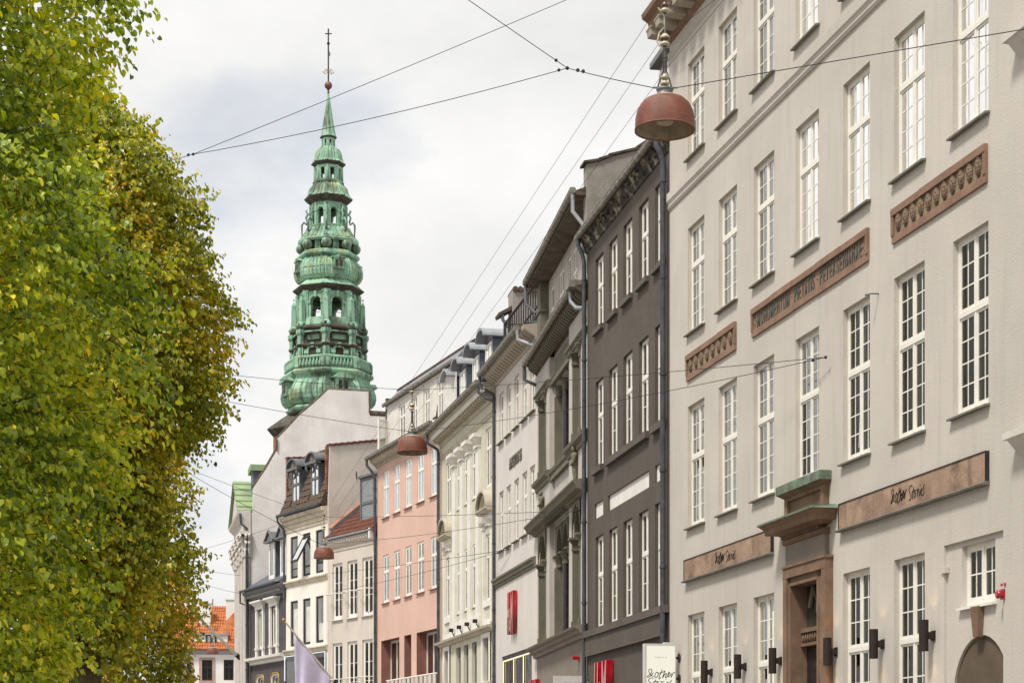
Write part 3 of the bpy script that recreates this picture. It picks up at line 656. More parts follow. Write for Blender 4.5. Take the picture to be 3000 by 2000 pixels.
MB().box(-.045, .045, -.025, 0, -.07, .07).build('back_plate', 'siren_red', e); MB().tube([(0, -.025, .0), (0, -.06, .0), (0, -.09, 0), (0, -.105, 0)], [.045, .055, .055, .035], 16).build('dome', 'siren_red', e)
for k in (-.06, .03): MB().box(k, k+.04, -.015, 0, .11, .145).build('indicator', 'siren_red', e)
sgx = X(1991); e = at_wall(FR, 'hanging_sign', sgx, 0, 'lit white hanging sign with black handwriting on cream facade', 'sign')
wO, wI = .76, .10; zt_, zb_ = FR.Z(1984, 1884, .1), 2.6
MB().box(-.07, .07, -wO, -wI, zb_, zt_).build('sign_box', 'sign_metal', e)
MB().box(.071, .074, -wO+.045, -wI-.02, zb_+.05, zt_-.045).build('lit_panel', 'sign_lit', e)
MB().box(-.06, .06, -wI-.24, -wI+.0, zt_+.002, zt_+.03).build('top_cap', 'sign_metal', e)
for zz in (zt_-.28, zt_-.70): 
    MB().tube([(0, -wI, zz), (0, 0, zz)], .025, 10).build('arm', 'iron_dark', e); MB().tube([(0, -.02, zz), (0, .002, zz)], .09, 16).build('wall_disc', 'iron_dark', e)
# the panel spans zoomed columns 385..1290; text lies in the y-z plane facing +x
fy = lambda u: -wO+.045+(u-385)/905*(wO-wI-.065); fzz = lambda v: zt_-(v-345)/10.226/FPX*38.3
for st in HW_OTHER+HW_STORIES:
    p = [Vector((.076, fy(a), fzz(b))) for a, b in st]; q = [p[0]]
    for i in range(len(p)-1):
        a, b, c, d = p[max(i-1, 0)], p[i], p[i+1], p[min(i+2, len(p)-1)]
        for t in (.33, .67, 1): q.append(.5*((2*b)+(c-a)*t+(2*a-5*b+4*c-d)*t*t+(3*b-a-3*c+d)*t**3))
    MB().tube(q, .0085, 6).build('handwriting', 'black_letter', e)
me = textmesh('Amagertorv 29', 1, .0); xs = [v.co.x for v in me.vertices]; a, b = min(xs), max(xs); ys = [v.co.y for v in me.vertices]; c, d = min(ys), max(ys)
for v in me.vertices: v.co = (.0755, fy(640+(v.co.x-a)/(b-a)*385), fzz(780-(v.co.y-c)/(d-c)*55))
me.materials.append(M['gold_trim']); link('lettering', me, e)

# ------------------------------------------------------------------ charcoal building
FD = Facade(510, 1962, 38.84, 1722); X, Z = FD.X, FD.Z
rt = FD.root('charcoal_building', 'dark charcoal rendered building with white windows and three pale panels')
dc = [(1744.3, 1768), (1783.4, 1809.4), (1824.6, 1854), (1870.6, 1901), (1918.9, 1949)]
dc = [((X(a)+X(b))/2-.43, (X(a)+X(b))/2+.43) for a, b in dc]
rows = [(E(10.73), E(12.45)), (E(7.38), E(9.47)), (E(3.49), E(5.71))]
panels = [(X(1742), X(1767)), (X(1781.6), X(1901.6)), (X(1919), X(1949))]
ops = [(a, b, *r, .12) for a, b in dc for r in rows]+[(a, b, E(6.16), E(6.53), .05) for a, b in panels]
w = MB(); w.wall(0, FD.W, 0, E(12.95), 0, ops); w.build('wall', 'charcoal_plaster', rt, fix=False)
shell(rt, FD, E(13.0), 8, 'grey_render')
for a, b in panels: MB().box(a, b, .045, .08, E(6.16), E(6.53)).build('pale_panel', 'white_trim', rt)
for r, tr in zip(rows, (.40, .40, .42)):
    for i, (a, b) in enumerate(dc):
        window(rt, a, b, *r, y=.075, rows=(1, 2), tr=tr, fw=.045, glass='glass_bright' if r is rows[0] else 'glass', tilt=.25)
for r in rows[:2]:
    for k, (i, j) in enumerate(((0, 0), (1, 3), (4, 4))):
        if r is rows[0]: continue
        MB().box(dc[i][0]-.08, dc[j][1]+.08, -.10, .02, r[0]-.16, r[0]-.01).build('sill', 'charcoal_trim', rt)
for a, b in dc: MB().box(a-.06, b+.06, -.09, .02, rows[0][0]-.13, rows[0][0]-.01).build('sill', 'charcoal_trim', rt)
MB().box(0.05, FD.W-.02, -.14, .02, E(3.32), E(3.48)).build('ledge', 'charcoal_trim', rt)
MB().box(0.05, FD.W-.25, -.09, .02, E(2.90), E(3.32)).build('fascia_band', 'charcoal_plaster', rt)
MB().box(0.05, FD.W-.25, -.10, .02, E(2.86), E(2.90)).build('ledge', 'charcoal_trim', rt)
cornice(rt, -.1, FD.W-.05, [(0, E(12.86)), (.03, E(12.87)), (.05, E(12.95)), (.09, E(13.0)), (.12, E(13.1)), (.19, E(13.18)), (.19, E(13.25)), (0, E(13.3))], 'peeling')
rc = random.Random(5); cr = MB()
for i in range(60):
    x = rc.uniform(0, FD.W-.3); n = rc.uniform(.03, .15); z_ = E(12.88+n*1.7); s_ = rc.uniform(.025, .07)
    cr.hexa([(x, -n-.03, z_-s_*.4), (x+s_*1.6, -n-.04, z_-s_*.2), (x+s_*1.5, -n+.08, z_), (x, -n+.08, z_), (x+.02, -n-.03, z_+s_*.4), (x+s_*1.4, -n-.02, z_+s_*.5), (x+s_*1.4, -n+.08, z_+s_*.6), (x, -n+.08, z_+s_*.6)])
o = cr.build('flaking_plaster', 'peeling', rt); o['kind'] = 'stuff'
gutter(rt, -.15, FD.W-.1, .25, E(13.24), .075)
# roof with its tile edge, dormer, party wall
m = MB(); m.prism([(-.18, E(13.26)), (3.2, E(16.3)), (7, E(13.2))], 'x', .05, FD.W-.05); m.build('roof', 'brown_tile', rt)
y0, z0 = FD.side(1713, 640, 0); 
pw = [(-.03, E(12.95))]+[(-.03, FD.side(1714, 480, 0)[1])]+[(.35, FD.side(1735, 470, 0)[1]), (.6, FD.side(1765, 458, 0)[1]), (1.3, FD.side(1849, 437, 0)[1]), (3.2, E(16.9)), (3.2, E(12.9))]
m = MB(); m.prism(pw, 'x', -.35, 0.02); m.build('party_wall', 'grey_render', rt)
for (a, b), (c, d) in zip(pw[1:5], pw[2:6]): MB().hexa([(-.42, a-.08, b), (.07, a-.08, b), (.07, c, d), (-.42, c, d), (-.42, a-.08, b+.06), (.07, a-.08, b+.06), (.07, c, d+.06), (-.42, c, d+.06)]).build('coping_tile', 'brown_tile', rt)
for k in range(5): MB().tube([(.06, -.02+.2*k, E(13.3+.17*k)), (.06, .25+.2*k, E(13.52+.17*k))], .07, 6).build('verge_tile', 'orange_tile', rt)
d0, d1 = FD.W-1.75, FD.W-.75
m = MB(); m.box(d0, d1, .25, 2.2, E(13.4), E(15.25)); m.build('dormer', 'zinc_pale', rt)
window(rt, d0+.1, d1-.1, E(13.6), E(15.05), y=.20, rows=(1, 2), tr=.38, glass='glass_bright')
MB().prism([(.05, E(15.22)), (.05, E(15.34)), (2.2, E(15.6)), (2.2, E(15.22))], 'x', d0-.12, d1+.12).build('dormer_roof', 'zinc', rt)
pipe(rt, [(.05, -.25, E(13.2)), (.05, -.25, E(13.02)), (.03, -.14, E(12.8)), (.03, -.1, E(12.6)), (.03, -.1, 0)], .055, 'pipe_dark', 2.0)
pipe(rt, [(FD.W-.12, -.26, E(13.2)), (FD.W-.12, -.26, E(13.0)), (FD.W-.1, -.18, E(12.85)), (FD.W-.1, -.12, E(12.66)), (FD.W-.1, -.12, 0)], .06, 'pipe_dark', 2.0)
# ------------------------------------------------------------------ pale palazzo with loggias
FP = Facade(800, 1722, 46.53, 1574); X, Z = FP.X, FP.Z
rt = FP.root('palazzo_building', 'narrow pale palazzo with arched loggia openings and deep dentil cornice')
RC_ = .14                                            # the middle bay lies back by this
xa, xb = X(1610), X(1667); W = FP.W
oL, oR = (X(1580.5), X(1600)), (X(1680), X(1701))
z_ledge, z_sp, z_a, z_co, z_sill, z_ent, z_cor = E(3.65), E(6.05), E(6.86), E(7.0), E(8.5), E(10.86), E(11.72)
w = MB()
for x0, x1, o in ((0, xa, oL), (xb, W, oR)):
    w.wall(x0, x1, 0, z_cor+.3, 0, [(*o, z_ledge+.05, z_a, .42), (*o, z_sill+.05, z_ent, .42)])
w.quad((xa, 0, z_ledge), (xa, RC_, z_ledge), (xa, RC_, z_cor), (xa, 0, z_cor)); w.quad((xb, 0, z_ledge), (xb, RC_, z_ledge), (xb, RC_, z_cor), (xb, 0, z_cor))
w.wall(xa, xb, z_ledge, z_cor+.3, RC_, [(xa+.12, xb-.12, z_ledge+.05, z_a+.05, .42), (xa+.12, xb-.12, z_sill+.05, z_ent, .42)])
w.build('wall', 'palazzo_pale', rt, fix=False)
MB().box(0.0, W, -.012, .0, 0, z_ledge-.25).build('ground_floor_render', 'palazzo_base', rt)
shell(rt, FP, z_cor+.3, 8, 'grey_render', iy=.62)
for (a, b) in (oL, oR):                              # round heads of the narrow bays
    MB().arch(a, b, z_sp, z_a+.02, .02, .4, 12, rise=z_a-z_sp-.02).build('arch_head', 'palazzo_olive', rt)
    MB().arch(a-.09, b+.09, z_sp, z_co-.02, -.035, .02, 12, rise=z_a-z_sp+.04).build('archivolt', 'palazzo_olive', rt)
    for x0, x1 in ((a-.01, a+.04), (b-.04, b+.01)):
        MB().box(x0, x1, -.03, .40, z_ledge+.05, z_sp-.3).build('jamb', 'palazzo_olive', rt); MB().box(x0, x1, -.03, .40, z_sill+.05, z_ent-.3).build('jamb', 'palazzo_olive', rt)
        for zc in (z_sp, z_ent):
            m = MB(); m.box(x0-.03, x1+.03, -.05, .40, zc-.3, zc-.24); m.box(x0-.02, x1+.02, -.04, .40, zc-.24, zc-.12); m.hexa([(x0-.03, -.05, zc-.12), (x1+.03, -.05, zc-.12), (x1+.03, .4, zc-.12), (x0-.03, .4, zc-.12), (x0-.09, -.12, zc-.02), (x1+.09, -.12, zc-.02), (x1+.09, .4, zc-.02), (x0-.09, .4, zc-.02)]); m.box(x0-.1, x1+.1, -.13, .4, zc-.02, zc+.03); m.build('capital', 'palazzo_olive', rt)
        for zc in (z_ledge+.05, z_sill+.05): MB().box(x0-.04, x1+.04, -.06, .4, zc, zc+.22).build('plinth', 'palazzo_olive', rt)
    window(rt, a+.03, b-.03, z_ledge+.1, z_sp, y=.40, leaves=1, rows=(1, 2), tr=.3, glass='glass_dark', mat='palazzo_olive'); window(rt, a+.03, b-.03, z_sill+.1, z_ent-.02, y=.40, leaves=1, rows=(1, 2), tr=.3, glass='glass_dark', mat='palazzo_olive')
# middle bay: three lights, two dark columns
ca, cb = xa+.12, xb-.12; cw = (cb-ca)/3
for k in range(3):
    MB().arch(ca+k*cw+.07, ca+(k+1)*cw-.07, z_sp, z_a+.05, RC_+.03, RC_+.35, 10, rise=z_a-z_sp-.05).build('arch_head', 'palazzo_olive', rt)
    for zb_, zt_ in ((z_ledge+.1, z_sp), (z_sill+.1, z_ent-.02)): window(rt, ca+k*cw+.05, ca+(k+1)*cw-.05, zb_, zt_, y=RC_+.38, leaves=1, rows=(1, 2), tr=.3, glass='glass_dark', mat='palazzo_olive')
for k in range(4):
    x = ca+k*cw
    for zb_, zt_ in ((z_ledge+.05, z_sp), (z_sill+.05, z_ent)):
        if k in (0, 3):
            x0, x1 = (x-.02, x+.05) if k == 0 else (x-.05, x+.02); MB().box(x0, x1, RC_-.02, RC_+.38, zb_, zt_-.3).build('jamb', 'palazzo_olive', rt)
        else: MB().tube([(x, RC_+.14, zb_+.15), (x, RC_+.14, (zb_+zt_)/2), (x, RC_+.14, zt_-.3)], [.105, .10, .09], 16).build('column', 'granite_dark', rt)
        MB().box(x-.13, x+.13, RC_-.0, RC_+.3, zb_, zb_+.14).build('plinth', 'palazzo_olive', rt)
        m = MB(); m.lathe([(.09, -.3), (.12, -.27), (.1, -.24), (.1, -.14), (.16, -.03), (.17, .0)], 16, (x, RC_+.14, zt_)); m.box(x-.17, x+.17, RC_-.06, RC_+.32, zt_, zt_+.04); m.build('capital', 'palazzo_olive', rt)
for x0, x1, y in ((-.06, xa+.03, 0), (xa+.03, xb-.03, RC_), (xb-.03, W-.06, 0)):
    cornice(rt, x0, x1, [(0-y, z_ent+.03), (.05-y, z_ent+.05), (.05-y, z_ent+.12), (.12-y, z_ent+.17), (.12-y, z_ent+.21), (0-y, z_ent+.23)], 'palazzo_olive', 'entablature')
    cornice(rt, x0, x1, [(0-y, z_sill-.28), (.05-y, z_sill-.27), (.06-y, z_sill-.16), (.16-y, z_sill-.1), (.18-y, z_sill-.02), (.12-y, z_sill+.03), (0-y, z_sill+.05)], 'palazzo_olive', 'sill_cornice')
    MB().box(x0+.1, x1-.1, y-.012, y+.01, z_ent+.32, z_cor-.08).build('frieze_panel', 'palazzo_olive' if y else 'palazzo_pale', rt)
cornice(rt, -.2, W-.05, [(0, E(6.95)), (.1, E(6.97)), (.12, E(7.02)), (.28, E(7.06)), (.32, E(7.16)), (.38, E(7.22)), (.38, E(7.26)), (0, E(7.32))], 'palazzo_olive', 'hood_cornice')
dn = MB().box(-.035, .035, -.16, 0, -.06, .0).mesh('dentil', 'palazzo_olive')
repeat(rt, 'dentil', dn, frange(xa, xb, 16), -.02, E(7.0))
cornice(rt, -.15, W-.02, [(0, z_ledge-.3), (.1, z_ledge-.28), (.12, z_ledge-.2), (.2, z_ledge-.16), (.22, z_ledge-.1), (.32, z_ledge-.05), (.34, z_ledge), (.0, z_ledge+.06)], 'palazzo_base', 'ledge')
for x, zz, h in ((X(1594), E(7.62), .95), (X(1692), E(7.82), 1.1)):   # carved figures in the spandrels
    m = MB(); rr = random.Random(4)
    m.ball((x, -.1, zz+h*.42), .075, 10, 8, (.9, .9, 1.2)); m.lathe([(.02, -.5*h), (.06, -.47*h), (.05, -.3*h), (.08, -.1*h), (.09, 0), (.075, .12*h), (.115, .26*h), (.10, .32*h), (.04, .35*h)], 12, (x, -.06, zz))
    for s_ in (-1, 1): m.tube([(x+s_*.11, -.07, zz+h*.28), (x+s_*.14, -.12, zz+h*.1), (x+s_*.03, -.17, zz+h*.05)], [.04, .035, .03], 6)
    m.build('carved_figure', 'palazzo_olive', rt)
# main cornice with long dentils, its gutter; attic storey with posts and eaves
cornice(rt, -.1, W, [(0, z_cor), (.05, z_cor+.02), (.08, z_cor+.1), (.25, z_cor+.24), (.30, z_cor+.26), (.32, z_cor+.34), (0, z_cor+.4)], 'soffit_wood')
dn = MB().hexa([(-.055, -.17, .10), (.055, -.17, .10), (.055, 0, -.02), (-.055, 0, -.02), (-.055, -.19, .2), (.055, -.19, .2), (.055, 0, .2), (-.055, 0, .2)]).mesh('dentil', 'palazzo_olive')
repeat(rt, 'dentil', dn, frange(-.05, W-.1, 34), -.09, z_cor+.03)
gutter(rt, -.2, W-.35, .37, E(12.05), .08)
MB().box(W-.5, W+.0, -.48, .0, E(12.02), E(12.2)).build('gutter_end', 'gutter_metal', rt)
A0, A1, ya = E(12.05), E(14.3), .25
w = MB(); aw = [(X(1614, -ya), X(1623, -ya)), (X(1638, -ya), X(1652, -ya)), (X(1664, -ya), X(1672, -ya)), (X(1678, -ya), X(1691, -ya))]
w.wall(0.1, W, A0, A1, ya, [(a, b, E(12.5), E(14.0), .1) for a, b in aw]); w.build('attic_wall', 'palazzo_pale', rt, fix=False)
MB().box(.12, W-.02, 1.0, 7, A0, A1).build('attic_room', 'interior_dark', rt)
for a, b in aw:
    window(rt, a, b, E(12.5), E(14.0), y=ya+.02, leaves=2 if b-a > .7 else 1, rows=(1, 1), tr=.45, glass='glass_bright')
for x0, x1 in ((0.0, .62), (W-.5, W-.12)):
    m = MB(); m.box(x0, x1, 0, ya+.02, A0, A1); m.box(x0-.04, x1+.04, -.04, ya, E(13.45), E(13.55)); m.build('attic_post', 'palazzo_olive' if x0 == 0 else 'palazzo_pale', rt)
MB().prism([(-.28, A1+.02), (ya+.1, A1), (ya+.1, A1+.1), (-.28, A1+.12)], 'x', -.15, W-.05).build('eaves_soffit', 'soffit_wood', rt)
gutter(rt, -.2, W-.15, .34, E(14.46), .08)
MB().prism([(-.28, A1+.13), (2.6, E(15.6)), (7, E(14.4))], 'x', -.1, W-.05).build('roof', 'brown_tile', rt)
for k in range(9): MB().tube([(-.02+k*.9, -.35, A1+.17), (-.02+k*.9, 0.1, A1+.3)], .07, 6).build('eaves_tile', 'orange_tile', rt)
pipe(rt, [(W-.22, -.34, E(14.4)), (W-.22, -.34, E(13.95)), (W-.1, -.1, E(13.6)), (W-.1, -.08, E(12.9))], .055, 'zinc_pale')
pipe(rt, [(W-.4, -.37, E(12.0)), (W-.4, -.36, E(11.75)), (W-.2, -.25, E(11.55)), (W-.02, -.12, E(11.5))], .055, 'zinc_pale')
pipe(rt, [(-.1, -.34, E(14.4)), (-.1, -.33, E(13.85)), (.0, -.05, E(13.55))], .055, 'zinc')
pipe(rt, [(-.12, -.37, E(12.0)), (-.12, -.36, E(11.6)), (.02, -.05, E(11.42))], .05, 'pipe_dark')
e = at_wall(FP, 'alarm_siren', X(1699), FP.Z(1702, 1922), 'tiny red alarm box on the palazzo ground floor beside drainpipe', 'siren')
MB().box(-.05, .05, -.06, 0, -.12, .0).build('back_plate', 'siren_red', e); MB().tube([(0, -.05, -.02), (0, -.2, -.02)], .05, 10).build('dome', 'siren_red', e)
# small board and brackets at the foot of the palazzo
bx = X(1722); e = at_wall(FP, 'shop_board', bx, 0, 'white shop board with red lettering, cut by the lower photo edge', 'sign')
MB().box(-.04, .04, -.86, -.02, 2.6, E((HOR-1978)/FPX*46.4)).build('board', 'sign_metal', e)
me = textmesh('H&M', 1, .0, .02, .25); xs = [v.co.x for v in me.vertices]; a, b = min(xs), max(xs); ys = [v.co.y for v in me.vertices]; c, d = min(ys), max(ys)
for v in me.vertices: v.co = (.043, -.62+(v.co.x-a)/(b-a)*.55, 3.35+(v.co.y-c)/(d-c)*(E((HOR-1999)/FPX*46.4)+.012-3.35))
me.materials.append(M['sign_red']); link('lettering', me, e)
MB().box(.0, .05, -.02, .12, E(2.18), E(2.24)).build('bracket', 'sign_metal', e)

def red_letters(f, px, z0, z1, wd_, dp, label, shear=.12):
    """deep red box letters H&M standing on the facade"""
    e = at_wall(f, 'red_letter_sign', f.X(px), z0, label, 'sign', 'red box-letter signs')
    h = z1-z0
    for ch, a, b, dz in (('H', 0, .34, 0), ('&', .38, .56, .06), ('M', .6, 1.0, -.02)):
        fit_text(ch, a*wd_, b*wd_, dz*h, h*(1 if ch != '&' else .62), -.02, dp, 'letter', 'sign_red', e, .02, shear, ['sign_red', 'sign_sky_sheen'])
    return e
red_letters(FD, 1762, FD.Z(1770, 2085, .3), FD.Z(1770, 1929, .3), 1.3, .17, 'red box-letter sign on the charcoal facade')

# ------------------------------------------------------------------ white shop building
FW = Facade(480, 1574, 55.4, 1452); X, Z = FW.X, FW.Z; W = FW.W
rt = FW.root('white_shop_building', 'off-white rendered building with five windows per floor and red sign')
wc = [(1463, 1474.7), (1484, 1496.5), (1507, 1520), (1529.8, 1544.5), (1551.5, 1568)]
wc = [((X(a)+X(b))/2-.40, (X(a)+X(b))/2+.40) for a, b in wc]
rows = [(E(10.78), E(12.4)), (E(7.24), E(9.17))]
s0, s1, sz = X(1470), X(1558), E(3.77)
w = MB(); w.wall(0, W, 0, E(12.9), 0, [(a, b, *r, .12) for a, b in wc for r in rows]+[(s0, s1, E(-.9), sz, .25)]); w.build('wall', 'shop_plaster', rt, fix=False)
shell(rt, FW, E(13), 7, 'shop_plaster', iy=1.0)
for r in rows:
    for a, b in wc: window(rt, a, b, *r, y=.07, rows=(1, 2), tr=.38, fw=.05, sill='palazzo_olive', so=.1, sx=.1, glass='glass', tilt=.3)
letters('AMAGERTORV 25', X(1493.5), X(1530), E(9.62), E(9.98), 0, .03, 'letter', 'grey_letter', rt, .02)
cornice(rt, -.05, X(1570), [(0, E(6.08)), (.05, E(6.1)), (.05, E(6.18)), (.1, E(6.2)), (.1, E(6.28)), (.15, E(6.32)), (.15, E(6.38)), (0, E(6.42))], 'palazzo_olive', 'belt_course')
cornice(rt, -.1, W+.0, [(0, E(12.75)), (.05, E(12.78)), (.07, E(12.88)), (.2, E(12.95)), (.4, E(13.08)), (.42, E(13.2)), (0, E(13.26))], 'shop_cornice')
md = MB(); md.hexa([(-.07, -.24, .05), (.07, -.24, .05), (.07, 0, -.08), (-.07, 0, -.08), (-.07, -.27, .13), (.07, -.27, .13), (.07, 0, .13), (-.07, 0, .13)]); md = md.mesh('modillion', 'shop_cornice')
repeat(rt, 'modillion', md, frange(0, W-.1, 20), -.08, E(12.92))
gutter(rt, -.2, W-.4, .52, E(13.2), .085)
pipe(rt, [(W-.45, -.52, E(13.15)), (W-.45, -.5, E(12.85)), (W-.2, -.15, E(12.65)), (W-.05, -.06, E(12.6))], .055, 'zinc_pale')
pipe(rt, [(-.12, -.52, E(13.15)), (-.12, -.5, E(12.8)), (.03, -.1, E(12.55)), (.03, -.07, E(12.4)), (.03, -.07, 0)], .05, 'pipe_dark')
MB().prism([(-.4, E(13.26)), (.2, E(13.36)), (4, E(14.3)), (7, E(13.2))], 'x', 0, W).build('roof', 'lead', rt)
# lit shop window
MB().box(s0, s1, .9, .95, E(-.9), sz).build('window_back', 'interior_warm', rt)
m = MB()
for x in (s0+.03, s0+(s1-s0)*.36, s0+(s1-s0)*.68, s1-.03): m.box(x-.03, x+.03, .05, .12, E(-.9), sz)
m.box(s0, s1, .05, .12, sz-.12, sz); m.build('shop_window_frame', 'frame_dark', rt)
for x in (s0+.08, s0+(s1-s0)*.36+.07, s0+(s1-s0)*.68+.07): MB().box(x-.03, x+.03, .03, .05, E(-.9), sz-.14).build('light_strip', 'strip_glow', rt)
for k in range(3): MB().box(s0+(s1-s0)*(k/3)+.06, s0+(s1-s0)*((k+1)/3)-.0, .03, .045, sz-.17, sz-.135).build('light_strip', 'strip_glow', rt)
for k in range(3): MB().box(s0+(s1-s0)*(k*.32)+.06, s0+(s1-s0)*(k*.32+.30), .07, .076, E(-.9), sz-.13).build('pane', 'glass_dark', rt)
e = at_wall(FW, 'window_display', X(1500), 0, 'pale lavender draped display in the lit shop window', 'display')
m = MB(); q = [Vector((s0-X(1500)+.4+k*(s1-s0-.5)/12+.06*math.sin(k*2.1), .4+.1*math.sin(k*1.3), 0)) for k in range(13)]; hts = [3.3, 3.6, 3.9, 4.2, 3.7, 4.0, 4.3, 4.6, 4.1, 4.8, 5.0, 5.1, 5.1]
vs = [(p.x, p.y, z_) for p, h in zip(q, hts) for z_ in (.2, h)]+[(p.x, p.y+.03, z_) for p, h in zip(q, hts) for z_ in (.2, h)]
n_ = len(q); m.add(vs, [(2*i, 2*i+2, 2*i+3, 2*i+1) for i in range(n_-1)]+[(2*n_+2*i, 2*n_+2*i+1, 2*n_+2*i+3, 2*n_+2*i+2) for i in range(n_-1)], True); m.build('drape', 'flag_cloth', e)
red_letters(FW, 1500, E(4.36), E(5.68), .95, .14, 'red box-letter sign on the off-white facade')
red_letters(FW, 1566, 2.5, E((HOR-1991)/FPX*55.5), 1.0, .16, 'low red box-letter sign half cut by the lower photo edge')
# roof terrace: railing, plants, chimney wall
e = at_wall(FW, 'roof_railing', 0, 0, 'black metal roof-terrace railing above the off-white building', 'railing')
rx0, rx1, ry = X(1466, -.0), W-.1, .15
zr = FW.Z(1500, 903, 0); zb_ = E(13.3)
for x in frange(rx0, rx1, 16): MB().tube([(x, ry, zb_), (x, ry, zr)], .022, 5).build('baluster', 'iron_dark', e)
MB().tube([(rx0, ry, zr), (rx1, ry, zr)], .045, 6).build('top_rail', 'iron_dark', e); MB().tube([(rx0, ry, zr-.75), (rx1, ry, zr-.75)], .035, 6).build('bottom_rail', 'iron_dark', e)
for x, y in ((rx0, ry), (rx0, ry+1.1), (X(1478), ry)): MB().tube([(x, y, zb_-.2), (x, y, zr)], .05, 6).build('post', 'iron_dark', e)
MB().tube([(rx0, ry, zr), (rx0, ry+1.1, zr)], .028, 6).build('top_rail', 'iron_dark', e)
rr = random.Random(8)
for k, (px, lab) in enumerate(((1474, 'small pot plant with pink blossom at the roof railing corner'), (1489, 'leafy green pot plant behind the roof railing'))):
    e = at_wall(FW, 'potted_plant', X(px), E(13.45), lab, 'plant'); m = MB()
    for q in range(60):
        a = Vector((rr.gauss(0, .16), .1+rr.gauss(0, .12), .25+rr.gauss(0, .2))); d = Vector((rr.uniform(-1, 1), rr.uniform(-1, 1), rr.uniform(-.3, 1))).normalized()*.09; s_ = d.cross(Vector((.3, .5, .8))).normalized()*.035
        m.add([a-d, a+s_, a+d, a-s_], [(0, 1, 2, 3)])
    m.build('foliage', 'leaf_plant', e)['kind'] = 'stuff'
    MB().lathe([(.09, -.2), (.13, .08)], 10, (0, .1, 0), cap0=True).build('pot', 'red_tile', e)
    if k == 0:
        for q in range(4): MB().ball((rr.uniform(-.2, .2), .02, .2+rr.uniform(0, .3)), .05, 6, 5).build('blossom', 'flower', e)
xc = X(1462); y0, zt_ = FW.side(1502, 848, xc); y9 = FW.side(1590, 848, xc)[0]
MB().box(xc-.8, xc, y0, y9, E(13.2), zt_).build('chimney_wall', 'grey_render', rt)
for k in range(6): MB().tube([(xc-.9, y0+(y9-y0)*(k+.5)/6, zt_+.0), (xc+.07, y0+(y9-y0)*(k+.5)/6, zt_+.02)], (y9-y0)/11, 8).build('ridge_tile', 'brown_tile', rt)
MB().prism([(y0-.45, zt_-.75), (y0, zt_-.5), (y0, zt_-.62), (y0-.42, zt_-.86)], 'x', xc-.8, xc-.1).build('chimney_hood', 'brown_tile', rt)
pipe(rt, [(xc-.2, y0-.3, zt_-.8), (xc-.2, y0-.3, zt_-.95), (xc-.2, y0-.08, zt_-1.25), (xc-.2, y0-.08, E(13.4))], .06, 'zinc')
MB().prism([(-.05, E(13.5)), (.5, E(13.62)), (.5, E(13.5))], 'x', W-.9, W-.02).build('flashing', 'zinc_pale', rt)

# ------------------------------------------------------------------ pale green building
FG = Facade(250, 1452, 62.35, 1293); X, Z = FG.X, FG.Z; W = FG.W
rt = FG.root('pale_green_building', 'pale green building with white giant pilasters and round-topped dormers')
def wc_(a, b, w_): c = (X(a)+X(b))/2; return (c-w_/2, c+w_/2)
b1, b5 = wc_(1307.9, 1320.5, .95), wc_(1422.6, 1439.8, .95)
pil = [(X(1330), X(1338.5)), (X(1352), X(1360.5)), (X(1374.5), X(1383.5)), (X(1399), X(1408))]
mid = [(pil[i][1]+.04, pil[i+1][0]-.04) for i in range(3)]
RU, RL, RM1, RM2 = (E(9.64), E(11.65)), (E(5.82), E(8.08)), (E(9.6), E(11.3)), (E(5.8), E(8.0))
grd = [wc_(1304.7, 1316, .8), wc_(1337, 1349, .85), wc_(1359, 1371.5, .85), wc_(1382.8, 1395.8, .85), wc_(1418.6, 1433.8, .95)]
ops = [(*b, *r, .2) for b in (b1, b5) for r in (RU, RL)]+[(*m_, *RM1, .12) for m_ in mid]+[(*m_, *RM2, .12) for m_ in mid]+[(*g_, E(3.1), E(4.58), .22) for g_ in grd]
w = MB(); w.wall(0, W, 0, E(12.55), 0, ops); w.build('wall', 'green_plaster', rt, fix=False)
shell(rt, FG, E(12.7), 7, 'green_plaster', iy=.8)
kw = dict(rows=(1, 1), tr=.34, fw=.05, glass='glass')
